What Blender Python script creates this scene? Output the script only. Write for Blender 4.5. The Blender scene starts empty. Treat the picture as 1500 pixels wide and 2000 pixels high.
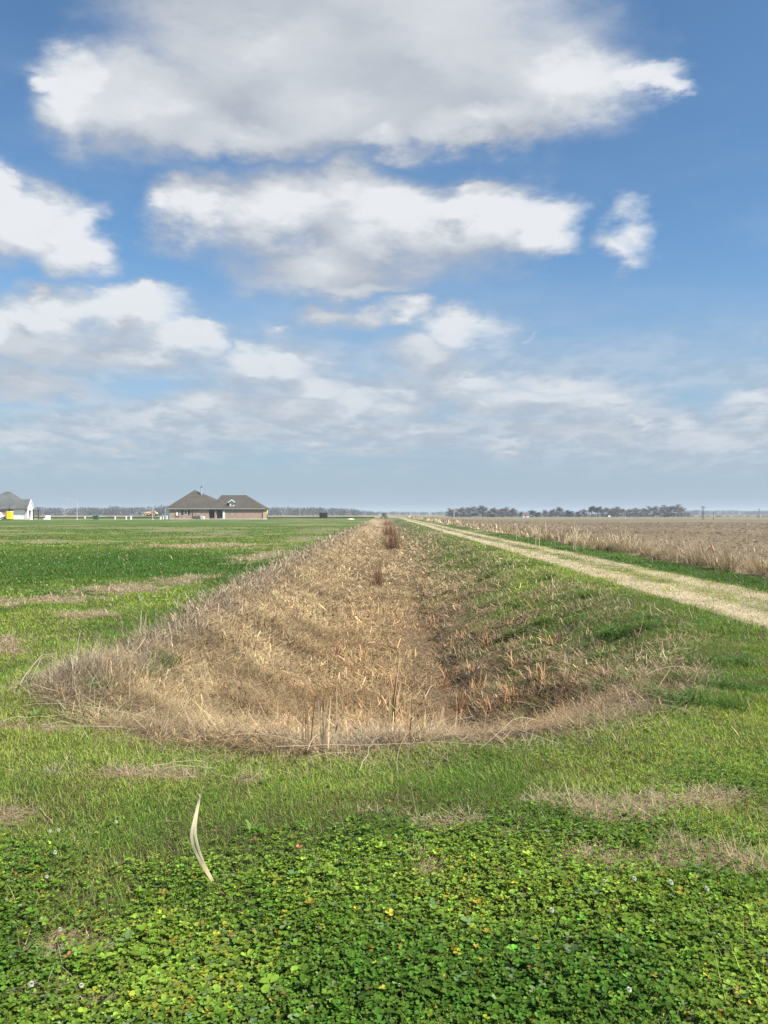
import bpy, bmesh, math, random
import numpy as np
from mathutils import Vector, Matrix

C = bpy.context.scene.collection
R = math.radians
SC = bpy.context.scene
rng = np.random.default_rng(7)
random.seed(7)

# ------------------------------------------------------------------ camera
FPX = 1480.0                     # focal length in pixels of a 1500 x 2000 frame
EYE = 1.6
cam_d = bpy.data.cameras.new('camera')
cam_d.sensor_fit = 'VERTICAL'
cam_d.sensor_height = 36.0
cam_d.lens = 36.0 * FPX / 2000.0
cam_d.clip_start = 0.05
cam_d.clip_end = 12000.0
cam = bpy.data.objects.new('camera', cam_d)
C.objects.link(cam)
cam.location = (0, 0, EYE)
cam.rotation_euler = (R(90.0) + math.atan(3.0 / FPX), 0, 0)
SC.camera = cam

# ------------------------------------------------------------------ light
SUN_EL, SUN_AZ = 48.0, 124.0     # azimuth clockwise from the view direction (+Y)
sun_d = bpy.data.lights.new('sun', 'SUN')
sun_d.energy = 5.0
sun_d.angle = R(0.53)
sun_d.color = (1.0, 0.955, 0.88)
sun = bpy.data.objects.new('sun', sun_d)
C.objects.link(sun)
sun.location = (60, -40, 80)
sd = Vector((math.sin(R(SUN_AZ)) * math.cos(R(SUN_EL)), math.cos(R(SUN_AZ)) * math.cos(R(SUN_EL)), math.sin(R(SUN_EL))))
sun.rotation_euler = sd.to_track_quat('Z', 'Y').to_euler()

SC.render.engine = 'CYCLES'
SC.view_settings.view_transform = 'Standard'
SC.view_settings.look = 'None'
SC.view_settings.exposure = 0.86
SC.view_settings.gamma = 1.0
SC.view_settings.use_curve_mapping = False
SC.cycles.max_bounces = 6
SC.cycles.diffuse_bounces = 3
SC.cycles.glossy_bounces = 2
SC.cycles.transmission_bounces = 4
SC.cycles.transparent_max_bounces = 8
SC.cycles.volume_bounces = 1
SC.cycles.use_denoising = True
SC.cycles.denoiser = 'OPENIMAGEDENOISE'
SC.cycles.denoising_input_passes = 'RGB_ALBEDO_NORMAL'
SC.cycles.denoising_prefilter = 'ACCURATE'
SC.cycles.sample_clamp_indirect = 4.0


# ------------------------------------------------------------------ node helper
class NT:
    def __init__(self, tree):
        self.t = tree
        self.n, self.l = tree.nodes, tree.links

    def node(self, typ, **kw):
        nd = self.n.new(typ)
        for k, v in kw.items():
            setattr(nd, k, v)
        return nd

    def put(self, sock, v):
        if isinstance(v, bpy.types.NodeSocket):
            self.l.new(v, sock)
        elif v is not None:
            try:
                sock.default_value = v
            except Exception:
                sock.default_value = tuple(v) + (1.0,)

    def m(self, op, a, b=None, c=None, clamp=False):
        nd = self.node('ShaderNodeMath', operation=op, use_clamp=clamp)
        self.put(nd.inputs[0], a)
        if b is not None:
            self.put(nd.inputs[1], b)
        if c is not None:
            self.put(nd.inputs[2], c)
        return nd.outputs[0]

    def v(self, op, a, b=None, c=None):
        nd = self.node('ShaderNodeVectorMath', operation=op)
        self.put(nd.inputs[0], a)
        if b is not None:
            if op == 'SCALE':
                self.put(nd.inputs[3], b)
            else:
                self.put(nd.inputs[1], b)
        if c is not None:
            self.put(nd.inputs[2], c)
        return nd.outputs['Value'] if op in ('LENGTH', 'DOT_PRODUCT', 'DISTANCE') else nd.outputs[0]

    def comb(self, x=0.0, y=0.0, z=0.0):
        nd = self.node('ShaderNodeCombineXYZ')
        self.put(nd.inputs[0], x); self.put(nd.inputs[1], y); self.put(nd.inputs[2], z)
        return nd.outputs[0]

    def sep(self, a):
        nd = self.node('ShaderNodeSeparateXYZ')
        self.put(nd.inputs[0], a)
        return nd.outputs

    def noise(self, vec, scale, detail=4.0, rough=0.55, dist=0.0, col=False, lac=2.0):
        nd = self.node('ShaderNodeTexNoise')
        nd.noise_dimensions = '3D'
        self.put(nd.inputs['Vector'], vec)
        nd.inputs['Scale'].default_value = scale
        nd.inputs['Detail'].default_value = detail
        nd.inputs['Roughness'].default_value = rough
        nd.inputs['Distortion'].default_value = dist
        nd.inputs['Lacunarity'].default_value = lac
        return nd.outputs['Color' if col else 'Fac']

    def ss(self, x, lo, hi, a=0.0, b=1.0, kind='SMOOTHSTEP'):
        nd = self.node('ShaderNodeMapRange', interpolation_type=kind)
        nd.clamp = True
        self.put(nd.inputs[0], x)
        self.put(nd.inputs[1], lo); self.put(nd.inputs[2], hi)
        self.put(nd.inputs[3], a); self.put(nd.inputs[4], b)
        return nd.outputs[0]

    def mix(self, f, a, b, blend='MIX'):
        nd = self.node('ShaderNodeMix', data_type='RGBA', blend_type=blend)
        self.put(nd.inputs[0], f)
        for s, v in ((nd.inputs[6], a), (nd.inputs[7], b)):
            if isinstance(v, bpy.types.NodeSocket):
                self.l.new(v, s)
            else:
                s.default_value = (v[0], v[1], v[2], 1.0)
        return nd.outputs[2]


# ------------------------------------------------------------------ sky
def P(px, py):                   # a direction of the sky as its (x/y, z/y) slopes
    return ((px - 750.0) / FPX, (1003.0 - py) / FPX)

CLOUDS = [                      # centre, radii, and how thin the cloud is
    # great cloud overhead
    (520, 70, 310, 190), (820, 60, 370, 215), (330, 195, 245, 115), (1060, 160, 190, 110), (690, 195, 330, 112),
    (1225, 165, 130, 62, 0.26), (145, 200, 95, 110, 0.05), (780, -60, 400, 160), (480, 250, 250, 66), (765, 262, 90, 52), (930, 235, 190, 55), (75, 150, 60, 40, 0.35),
    (570, -120, 380, 190), (1300, 185, 80, 30, 0.3),
    # long cloud under it
    (375, 405, 115, 72), (560, 415, 190, 95), (700, 380, 120, 78), (780, 450, 250, 110), (950, 430, 165, 92),
    (1050, 445, 90, 68), (640, 520, 180, 68), (700, 560, 130, 40, 0.1), (930, 365, 40, 26, 0.1), (300, 400, 45, 40, 0.15),
    # at the left edge
    (30, 430, 120, 88), (135, 470, 90, 72, 0.05), (-40, 370, 80, 70), (0, 330, 18, 30, 0.5),
    # lone puff at the right
    (1228, 436, 84, 78, 0.42), (1218, 468, 104, 50, 0.46),
    # lower left bank
    (95, 612, 135, 62), (235, 610, 125, 66), (330, 660, 105, 48), (60, 670, 200, 52), (-10, 640, 90, 66), (250, 690, 190, 34, 0.1), (265, 570, 40, 30), (85, 580, 40, 26), (400, 655, 50, 34, 0.1),
    (525, 722, 115, 50, 0.05), (620, 760, 85, 38, 0.08), (480, 708, 62, 36, 0.05), (690, 785, 66, 28, 0.1), (775, 797, 64, 28, 0.1),
    # middle distance
    (640, 615, 70, 32, 0.2), (705, 628, 70, 30, 0.22), (785, 622, 64, 34, 0.18), (900, 642, 105, 48, 0.15), (850, 690, 105, 40, 0.18), (920, 745, 180, 36, 0.2),
    (1100, 748, 120, 34, 0.2), (960, 802, 66, 26, 0.12), (1050, 785, 220, 40, 0.22), (555, 660, 60, 30, 0.6), (1045, 640, 26, 24, 0.95),
    (60, 745, 130, 40, 0.2), (405, 793, 95, 32, 0.12), (480, 846, 80, 20, 0.2), (632, 860, 32, 12, 0.12), (1250, 820, 42, 13, 0.25), (1485, 785, 65, 24, 0.12),
    (203, 845, 28, 11, 0.2), (990, 880, 38, 13, 0.22), (40, 868, 90, 17, 0.3), (240, 880, 90, 14, 0.35), (700, 835, 50, 16, 0.2), (820, 845, 110, 20, 0.3), (1340, 825, 40, 18, 0.25),
    (1420, 850, 160, 26, 0.3), (1130, 850, 200, 22, 0.3), (560, 800, 170, 34, 0.3), (300, 820, 160, 26, 0.35), (1170, 790, 120, 30, 0.25), (700, 885, 180, 14, 0.4),
]


def cloud_group():
    g = bpy.data.node_groups.new('cloud_cover', 'ShaderNodeTree')
    g.interface.new_socket('Slope', in_out='INPUT', socket_type='NodeSocketVector')
    g.interface.new_socket('Cover', in_out='OUTPUT', socket_type='NodeSocketFloat')
    N = NT(g)
    gi, go = N.node('NodeGroupInput'), N.node('NodeGroupOutput')
    p = gi.outputs[0]
    acc = None
    for x, y, rx, ry, *thin in CLOUDS:
        u, v = P(x, y)
        sx, sy = FPX / rx, FPX / ry
        d = N.v('LENGTH', N.v('MULTIPLY_ADD', p, (sx, sy, 0), (-u * sx, -v * sy, 0)))
        if thin:
            d = N.m('ADD', d, thin[0])
        acc = d if acc is None else N.m('SMOOTH_MIN', acc, d, 0.22)
    N.l.new(N.m('SUBTRACT', 1.0, acc), go.inputs[0])
    return g


world = bpy.data.worlds.new('World')
SC.world = world
world.use_nodes = True
world.cycles.sampling_method = 'MANUAL'
world.cycles.sample_map_resolution = 512
W = NT(world.node_tree)
W.n.clear()
sky = W.node('ShaderNodeTexSky', sky_type='NISHITA')
sky.sun_disc = False
sky.sun_elevation = R(SUN_EL)
sky.sun_rotation = R(SUN_AZ)
sky.altitude = 0.0
sky.air_density = 1.0
sky.dust_density = 0.6
sky.ozone_density = 2.5
SKY_S = 0.10
SKY_K = 0.72
skycol = W.v('MULTIPLY', W.v('SCALE', sky.outputs[0], SKY_S), (0.80, 1.06, 1.16))
tc = W.node('ShaderNodeTexCoord')
D = W.v('NORMALIZE', tc.outputs['Generated'])
dx, dy, dz = W.sep(D)
dyc = W.m('MAXIMUM', dy, 0.06)
u = W.m('DIVIDE', dx, dyc)
v = W.m('DIVIDE', dz, dyc)
vc = W.m('MAXIMUM', v, 0.0)
# coordinate on the underside of the cloud layer: detail gets finer towards the horizon
den = W.m('ADD', vc, 0.30)
q = W.comb(W.m('DIVIDE', u, den), W.m('DIVIDE', 1.1, den), W.m('MULTIPLY', vc, 1.5))
warp1 = W.v('SUBTRACT', W.noise(q, 2.2, 3, 0.5, col=True), (0.5, 0.5, 0.5))
warp2 = W.v('SUBTRACT', W.noise(q, 7.5, 7, 0.6, col=True), (0.5, 0.5, 0.5))
warp = W.v('ADD', W.v('SCALE', warp1, 0.15), W.v('SCALE', warp2, 0.15))
warp = W.v('SCALE', warp, W.m('MULTIPLY', den, 1.0))
p = W.v('ADD', W.comb(u, v, 0.0), warp)
G = cloud_group()
def cover(vec):
    nd = W.node('ShaderNodeGroup', node_tree=G)
    W.put(nd.inputs[0], vec)
    return nd.outputs[0]
c0 = cover(p)
c1 = cover(W.v('ADD', p, W.v('SCALE', W.comb(0.45, 0.9, 0.0), W.m('MULTIPLY', den, 0.10))))
fine = W.m('SUBTRACT', W.noise(q, 5.0, 10, 0.6), 0.5)
fine2 = W.m('SUBTRACT', W.noise(W.v('ADD', q, (0.05, -0.07, 3.0)), 2.6, 5, 0.55), 0.5)
fine3 = W.m('SUBTRACT', W.noise(W.v('ADD', q, (1.7, 0.9, 5.0)), 11.0, 6, 0.6), 0.5)
nz = W.m('MULTIPLY_ADD', fine2, 0.9, W.m('MULTIPLY', fine, 1.15))
cc = W.m('MINIMUM', W.m('MULTIPLY', c0, W.ss(v, 0.1, 0.42, 1.3, 1.7)), 1.4)
dens = W.m('ADD', cc, nz)
# how much light reaches the part we see
lit = W.m('SUBTRACT', c0, c1)
lit = W.m('MULTIPLY_ADD', lit, 0.92, W.m('MULTIPLY', fine, 0.46))
lit = W.m('ADD', lit, W.m('ADD', W.m('MULTIPLY', fine2, 0.25), W.m('MULTIPLY', fine3, 0.22)))
litf = W.ss(lit, -0.42, 0.62, kind='LINEAR')
lo = W.ss(v, 0.05, 0.4, -0.52, -0.47)
wid = W.m('MULTIPLY', W.ss(v, 0.05, 0.42, 1.50, 1.34), W.ss(litf, 0.35, 0.75, 1.05, 1.0))
alpha = W.ss(dens, lo, W.m('ADD', lo, wid))
# smeared, half dissolved cloud between the heaps
veil = W.m('MULTIPLY', W.ss(W.noise(W.v('MULTIPLY', q, (0.8, 1.3, 1.0)), 2.0, 7, 0.6), 0.47, 0.85), 0.30)
low = W.m('MULTIPLY', W.ss(v, 0.10, 0.34, 1.0, 0.0), W.ss(v, 0.03, 0.10))
bank = W.ss(W.m('ADD', W.noise(W.comb(W.m('MULTIPLY', u, 3.0), W.m('MULTIPLY', v, 15.0), 4.0), 1.5, 8, 0.58), W.m('MULTIPLY', W.m('MAXIMUM', cc, -0.9), 0.13)), 0.17, 0.52)
bank = W.m('MULTIPLY', W.m('MULTIPLY', bank, low), 0.85)
ccol = W.mix(litf, (0.365, 0.39, 0.435), (0.60, 0.62, 0.645))
ccol = W.mix(W.m('MULTIPLY', W.ss(litf, 0.58, 0.98), 0.38), ccol, (0.72, 0.73, 0.745))
# hazy air towards the horizon
hz = W.ss(v, -0.02, 0.40, 1.0, 0.0)
hz = W.m('POWER', hz, 1.15)
hazecol = (0.285, 0.362, 0.45)
lowc = W.mix(W.m('MULTIPLY', hz, 0.62), ccol, (0.36, 0.425, 0.50))
sk = W.mix(W.m('MULTIPLY', hz, 0.95), skycol, hazecol)
sk = W.mix(veil, sk, W.mix(hz, (0.32, 0.42, 0.56), hazecol))
sk = W.mix(bank, sk, W.mix(W.ss(fine3, -0.12, 0.15), (0.35, 0.40, 0.47), (0.46, 0.50, 0.555)))
front = W.ss(dy, 0.03, 0.12)
a2 = W.m('MULTIPLY', alpha, W.m('SUBTRACT', 1.0, W.m('MULTIPLY', W.ss(v, 0.04, 0.17, 1.0, 0.0), 0.35)))
a2 = W.m('MULTIPLY', W.m('MULTIPLY', a2, 0.96), front)
fin = W.v('SCALE', W.mix(a2, sk, lowc), SKY_K / SKY_S)
bg = W.node('ShaderNodeBackground')
W.l.new(fin, bg.inputs[0])
bg.inputs[1].default_value = SKY_S
wo = W.node('ShaderNodeOutputWorld')
W.l.new(bg.outputs[0], wo.inputs[0])

# ------------------------------------------------------------------ numeric helpers
TAB = rng.random((256, 256))


def vnoise(x, y, s=0):
    x = np.asarray(x, float) + s * 17.31
    y = np.asarray(y, float) + s * 9.77
    xi, yi = np.floor(x).astype(int), np.floor(y).astype(int)
    fx, fy = x - xi, y - yi
    fx, fy = fx * fx * (3 - 2 * fx), fy * fy * (3 - 2 * fy)
    a, b = TAB[xi & 255, yi & 255], TAB[(xi + 1) & 255, yi & 255]
    c, d = TAB[xi & 255, (yi + 1) & 255], TAB[(xi + 1) & 255, (yi + 1) & 255]
    return (a * (1 - fx) + b * fx) * (1 - fy) + (c * (1 - fx) + d * fx) * fy


def fbm(x, y, sc, s=0, o=4, g=0.5):
    t, a, n = 0.0, 1.0, 0.0
    x, y = np.asarray(x, float) * sc, np.asarray(y, float) * sc
    for k in range(o):
        t = t + a * vnoise(x, y, s + k * 3)
        n += a
        a *= g
        x, y = x * 2.03, y * 2.03
    return t / n                      # about 0.5 on average


def sst(a, b, x):
    t = np.clip((x - a) / (b - a), 0, 1)
    return t * t * (3 - 2 * t)


def lerp3(f, a, b):
    f = np.asarray(f)[..., None]
    return np.asarray(a) * (1 - f) + np.asarray(b) * f


LIPX = [-6, -4.0, -3.0, -2.5, -1.6, -0.5, 0.54, 1.3, 2.4, 3.2, 4.6, 7]
LIPY = [12, 8.0, 6.5, 5.8, 5.15, 4.88, 5.15, 5.4, 6.3, 7.4, 11, 18]


def pull(y):                           # the left rim runs a little closer at the near end
    return 0.32 * (1 - sst(7.5, 22, y))


def lip(x):
    return np.interp(x, LIPX, LIPY)


def ditch_depth(x, y):
    wob = 0.07 * (fbm(y, y * 0 + 3, 0.25, 5, 2) - 0.5)
    xx = x + wob
    sl = sst(-3.5, -1.1, xx - pull(y))
    sr = 1 - sst(0.9, 4.4, xx)
    sn = sst(0.0, 3.4, y - lip(x) + 0.05)
    return 1.02 * np.minimum(sl, sr) * sn * (1 - sst(200, 235, y))


def height(x, y):
    x, y = np.asarray(x, float), np.asarray(y, float)
    z = -ditch_depth(x, y)
    soft = 1 - sst(4.75, 5.2, x) * (1 - sst(8.0, 8.6, x))
    soft = soft * (1 - sst(60, 140, y)) * (1 - sst(12.2, 12.9, x))
    z = z + soft * (0.10 * (fbm(x, y, 0.5, 1, 3) - 0.5) + 0.05 * (fbm(x, y, 2.2, 2, 3) - 0.5))
    ins = sst(0.05, 0.6, -z) * (1 - sst(40, 80, y))
    z = z - 0.20 * np.exp(-((x - 1.0 - 0.35 * (fbm(y, y * 0, 0.5, 7, 2) - 0.5)) / 0.30) ** 2) * sst(6.6, 7.6, y) * (1 - sst(22, 34, y)) * sst(0.3, 0.6, fbm(x, y, 0.8, 8, 3))
    z = z + ins * (0.06 + 0.20 * sst(0.8, 1.8, x)) * (fbm(x, y, 1.7, 3, 4) - 0.5)
    z = z + 0.16 * np.exp(-((x + 2.80) / 0.45) ** 2 - ((y - 7.0) / 0.8) ** 2)
    z = z - 1.3 * sst(18, 45, x) * sst(90, 270, y) - 1.2 * (1 - sst(18, 45, x)) * sst(300, 620, y)
    return z


# dry patches on the lawn: x, y, half width, half depth
PATCH = [(-6.2, 14.0, 1.1, 0.75), (-5.5, 16.0, 0.9, 1.0), (-4.8, 18.4, 0.7, 1.3), (-6.8, 13.4, 0.6, 0.4), (-4.85, 9.3, 0.55, 0.5), (-4.7, 12.0, 0.45, 0.6),
         (-2.75, 5.62, 0.35, 0.10), (-1.55, 4.60, 0.62, 0.13), (-0.78, 4.52, 0.22, 0.08), (1.15, 4.00, 0.27, 0.17), (0.95, 4.15, 0.20, 0.08),
         (1.85, 4.24, 0.36, 0.14), (2.2, 4.02, 0.34, 0.14), (1.45, 4.12, 0.18, 0.10), (1.03, 3.43, 0.30, 0.15), (1.22, 3.36, 0.16, 0.08), (1.58, 3.40, 0.24, 0.17),
         (0.34, 3.88, 0.30, 0.11), (0.27, 3.42, 0.19, 0.10), (0.18, 3.55, 0.08, 0.05), (-2.02, 3.92, 0.16, 0.14), (-0.10, 3.98, 0.12, 0.04),
         (-1.18, 2.80, 0.16, 0.08), (-0.92, 2.50, 0.09, 0.06), (-1.12, 2.60, 0.06, 0.04), (0.62, 3.70, 0.06, 0.05), (0.58, 2.55, 0.06, 0.03),
         (-9, 38, 4, 3.0), (-20, 44, 7, 3.5), (-4.6, 30, 0.9, 4.5), (-30, 60, 12, 3.0), (-5, 50, 1.6, 8), (-13, 52, 5, 3), (-24, 84, 16, 6), (-6, 75, 2.4, 12), (-10, 110, 5, 12), (-50, 95, 16, 6), (-58, 48, 12, 2.5)]


def dry(x, y):
    n = fbm(x, y, 1.1, 21, 4) - 0.5 + 0.9 * (fbm(x, y, 5.0, 23, 3) - 0.5)
    d = np.full(np.shape(x), -9.0)
    for (a, b, ra, rb) in PATCH:
        d = np.maximum(d, 1 - np.hypot((x - a) / ra, (y - b) / rb))
    far = sst(24, 60, y)
    nn = fbm(x, y, 0.13, 31, 4)
    d = np.maximum(d, far * (nn - 0.575) * 5 + (far - 1) * 9)
    return sst(-0.20, 0.40, d + n * 1.9 - 0.08)


def straw(x, y):                       # how much of the ground is dead reed litter
    n = fbm(x, y, 0.9, 41, 4) - 0.5
    a = sst(-3.58, -3.30, x + 0.35 * n - pull(y))
    r = 1 - 0.92 * sst(1.2, 3.4, x + 3.2 * n)
    r = r * (1 - sst(4.2, 5.0, x + 0.7 * n))
    nb = sst(-0.12, 0.22, y - lip(x) + 0.35 * n)
    left = 1 - 0.65 * sst(0, 1, 1 - np.hypot((x + 2.2) / 0.9, (y - 6.3) / 0.9)) * sst(0.45, 0.6, fbm(x, y, 2.0, 44, 3))
    return a * r * nb * left * (1 - sst(215, 240, y))


def track(x, y):                       # bare wheel lanes of the farm track
    n = (fbm(x, y, 0.7, 51, 4) - 0.5) * 0.7
    xc = 6.45 + 0.12 * np.sin(y * 0.07)
    t1 = 1 - sst(0.26, 0.66, np.abs(x - xc + 0.74) + n * 0.7)
    t2 = 1 - sst(0.14, 0.56, np.abs(x - xc - 0.70) + n * 0.8)
    body = (1 - sst(0.75, 1.15, np.abs(x - xc) + 0.6 * n))
    worn = sst(0.40, 0.66, fbm(x, y, 1.3, 53, 4))
    t = np.maximum(np.maximum(t1, t2 * 0.9), 0.5 * body * worn)
    return t * (0.72 + 0.28 * sst(0.3, 0.55, fbm(x, y, 2.6, 57, 4)))


def verge(x, y):                       # tall dead grass beyond the track
    n = (fbm(y, y * 0 + 9.0, 0.4, 55, 3) - 0.5) * 1.3
    return sst(9.3, 9.7, x + n) * (1 - sst(10.9, 12.0, x + n))


# ------------------------------------------------------------------ mesh helpers
def mesh_obj(name, verts, faces, mat, cols=None, parent=None, smooth=False):
    """one mesh from arrays: verts (n,3), faces a list of (m,k) index arrays"""
    me = bpy.data.meshes.new(name)
    faces = [np.asarray(f, np.int32) for f in faces if len(f)]
    nl = sum(f.size for f in faces)
    npoly = sum(len(f) for f in faces)
    me.vertices.add(len(verts))
    me.vertices.foreach_set('co', np.asarray(verts, np.float32).ravel())
    me.loops.add(nl)
    me.loops.foreach_set('vertex_index', np.concatenate([f.ravel() for f in faces]))
    me.polygons.add(npoly)
    starts, p0 = [], 0
    for f in faces:
        starts.append(np.arange(len(f), dtype=np.int32) * f.shape[1] + p0)
        p0 += f.size
    me.polygons.foreach_set('loop_start', np.concatenate(starts))
    me.update(calc_edges=True)
    if smooth:
        me.polygons.foreach_set('use_smooth', np.ones(npoly, bool))
    if cols is not None:
        at = me.attributes.new('tint', 'FLOAT_COLOR', 'POINT')
        c4 = np.ones((len(verts), 4), np.float32)
        c4[:, :3] = cols
        at.data.foreach_set('color', c4.ravel())
    me.materials.append(mat)
    o = bpy.data.objects.new(name, me)
    C.objects.link(o)
    if parent is not None:
        o.parent = parent
    return o


def tag(o, label=None, cat=None, group=None, kind=None):
    for k, val in (('label', label), ('category', cat), ('group', group), ('kind', kind)):
        if val:
            o[k] = val
    return o


def empty(name, loc, label, cat, group=None, rz=0.0):
    o = bpy.data.objects.new(name, None)
    C.objects.link(o)
    o.location = loc
    o.rotation_euler = (0, 0, rz)
    o.empty_display_size = 0.2
    return tag(o, label, cat, group)


def blades(x, y, z, ln, wd, az, lean, curve, col, seg=3, tip=0.12, twist=0.0):
    """curved strips; every argument an array of n, col (n,3)"""
    n = len(x)
    ln, wd, az, lean, curve = (np.broadcast_to(np.asarray(a, float), (n,)) for a in (ln, wd, az, lean, curve))
    px, pz = np.zeros(n), np.zeros(n)
    V = np.zeros((n, seg + 1, 2, 3))
    for k in range(seg + 1):
        t = k / seg
        w = wd * 0.5 * ((1 - t) ** 0.6 * (1 - tip) + tip) * (0.75 + 0.25 * min(1, t * 4))
        a2 = az + math.pi / 2 + twist * t
        ox, oy = np.cos(a2) * w, np.sin(a2) * w
        cx, cy = x + np.cos(az) * px, y + np.sin(az) * px
        for i, sg in enumerate((-1, 1)):
            V[:, k, i, 0] = cx + sg * ox
            V[:, k, i, 1] = cy + sg * oy
            V[:, k, i, 2] = z + pz
        th = lean + curve * (t + 0.5 / seg)
        px = px + np.sin(th) * ln / seg
        pz = pz + np.cos(th) * ln / seg
    base = (np.arange(n) * (seg + 1) * 2)[:, None]
    F = []
    for k in range(seg):
        q0 = k * 2
        F.append(base + np.array([q0, q0 + 1, q0 + 3, q0 + 2])[None])
    F = np.stack(F, 1).reshape(-1, 4)
    cc = np.repeat(np.asarray(col), (seg + 1) * 2, axis=0)
    return V.reshape(-1, 3), F, cc


class Bunch:
    """collects strips and leaves, then makes one mesh"""
    def __init__(self):
        self.v, self.f, self.c, self.n = [], {}, [], 0

    def add(self, v, f, c):
        self.v.append(v)
        self.c.append(c)
        for a in (f if isinstance(f, list) else [f]):
            self.f.setdefault(a.shape[1], []).append(a + self.n)
        self.n += len(v)

    def build(self, name, mat, parent=None, smooth=False):
        return mesh_obj(name, np.concatenate(self.v), [np.concatenate(a) for a in self.f.values()], mat, np.concatenate(self.c), parent, smooth)


def jitter(n, base, amt=0.25, hue=0.10):
    b = np.asarray(base, float)
    k = np.exp(rng.normal(0, amt, (n, 1)))
    h = np.exp(rng.normal(0, hue, (n, 3)))
    return np.clip(b * k * h, 0.002, 0.85)


# ------------------------------------------------------------------ materials
def mat_new(name):
    m = bpy.data.materials.new(name)
    m.use_nodes = True
    N = NT(m.node_tree)
    N.n.clear()
    out = N.node('ShaderNodeOutputMaterial')
    return m, N, out


def mat_plant(name, trans=0.3, rough=0.5, spec=0.25, tr_tint=(1.25, 1.15, 0.5)):
    m, N, out = mat_new(name)
    at = N.node('ShaderNodeAttribute', attribute_name='tint')
    b = N.node('ShaderNodeBsdfPrincipled')
    N.l.new(at.outputs['Color'], b.inputs['Base Color'])
    b.inputs['Roughness'].default_value = rough
    b.inputs['Specular IOR Level'].default_value = spec
    t = N.node('ShaderNodeBsdfTranslucent')
    N.l.new(N.v('MULTIPLY', at.outputs['Color'], tr_tint), t.inputs[0])
    mx = N.node('ShaderNodeMixShader')
    mx.inputs[0].default_value = trans
    N.l.new(b.outputs[0], mx.inputs[1]); N.l.new(t.outputs[0], mx.inputs[2])
    N.l.new(mx.outputs[0], out.inputs[0])
    return m


def mat_plain(name, col, rough=0.7, var=0.15, scale=3.0, metal=0.0, spec=0.3, bump=0.0, bscale=20.0):
    m, N, out = mat_new(name)
    tcn = N.node('ShaderNodeTexCoord')
    nz = N.noise(tcn.outputs['Object'], scale, 5, 0.6)
    f = N.ss(nz, 0.25, 0.75, 1 - var, 1 + var)
    b = N.node('ShaderNodeBsdfPrincipled')
    N.l.new(N.v('SCALE', N.comb(*col), f), b.inputs['Base Color'])
    b.inputs['Roughness'].default_value = rough
    b.inputs['Metallic'].default_value = metal
    b.inputs['Specular IOR Level'].default_value = spec
    if bump:
        bp = N.node('ShaderNodeBump')
        bp.inputs['Strength'].default_value = bump
        bp.inputs['Distance'].default_value = 0.02
        N.l.new(N.noise(tcn.outputs['Object'], bscale, 4, 0.6), bp.inputs['Height'])
        N.l.new(bp.outputs[0], b.inputs['Normal'])
    N.l.new(b.outputs[0], out.inputs[0])
    return m


def mat_ground(name, bscale=14.0, bdist=0.03):
    m, N, out = mat_new(name)
    at = N.node('ShaderNodeAttribute', attribute_name='tint')
    pos = N.node('ShaderNodeNewGeometry').outputs['Position']
    n1 = N.noise(pos, 26.0, 6, 0.65)
    n2 = N.noise(pos, 2.3, 6, 0.62)
    n3 = N.noise(pos, 0.35, 5, 0.6)
    f = N.m('MULTIPLY', N.ss(n1, 0.25, 0.75, 0.55, 1.45, 'LINEAR'), N.ss(n2, 0.25, 0.75, 0.72, 1.28, 'LINEAR'))
    f = N.m('MULTIPLY', f, N.ss(n3, 0.25, 0.75, 0.86, 1.14, 'LINEAR'))
    col = N.v('SCALE', at.outputs['Color'], f)
    b = N.node('ShaderNodeBsdfPrincipled')
    N.l.new(col, b.inputs['Base Color'])
    b.inputs['Roughness'].default_value = 0.95
    b.inputs['Specular IOR Level'].default_value = 0.08
    bp = N.node('ShaderNodeBump')
    bp.inputs['Strength'].default_value = 0.8
    bp.inputs['Distance'].default_value = bdist
    N.l.new(N.noise(pos, bscale, 6, 0.68), bp.inputs['Height'])
    N.l.new(bp.outputs[0], b.inputs['Normal'])
    N.l.new(b.outputs[0], out.inputs[0])
    return m


M_GREEN = mat_plant('green_leaf', 0.34, 0.55, 0.2)
M_CLOVER = mat_plant('clover_leaf', 0.38, 0.62, 0.16)
M_STRAW = mat_plant('dead_straw', 0.18, 0.6, 0.18, (1.05, 1.0, 0.9))
M_GROUND = mat_ground('ground')

# ------------------------------------------------------------------ ground
GREEN_D = np.array((0.036, 0.080, 0.014))
GREEN_L = np.array((0.075, 0.125, 0.026))
SOIL = np.array((0.085, 0.064, 0.042))
TAN = np.array((0.27, 0.195, 0.112))
PALE = np.array((0.39, 0.315, 0.20))


def axis(segs):
    out = []
    for a, b, st in segs:
        out.append(np.arange(a, b, st))
    out.append(np.array([segs[-1][1]]))
    return np.concatenate(out)


def grow(a, b, s0, k):
    out, s = [a], s0
    while out[-1] < b:
        out.append(out[-1] + s)
        s *= k
    out[-1] = b
    return np.array(out)


XR = grow(12.9, 5000, 0.35, 1.055)
gx = np.concatenate([-grow(7.0, 5000, 0.12, 1.035)[::-1], axis([(-7.0, 12.9, 0.08)])[1:-1], XR])
gy = np.concatenate([axis([(-60, 0, 6.0), (0, 1.5, 0.25), (1.5, 16, 0.07)])[:-1], grow(16, 7000, 0.09, 1.022)])


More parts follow.
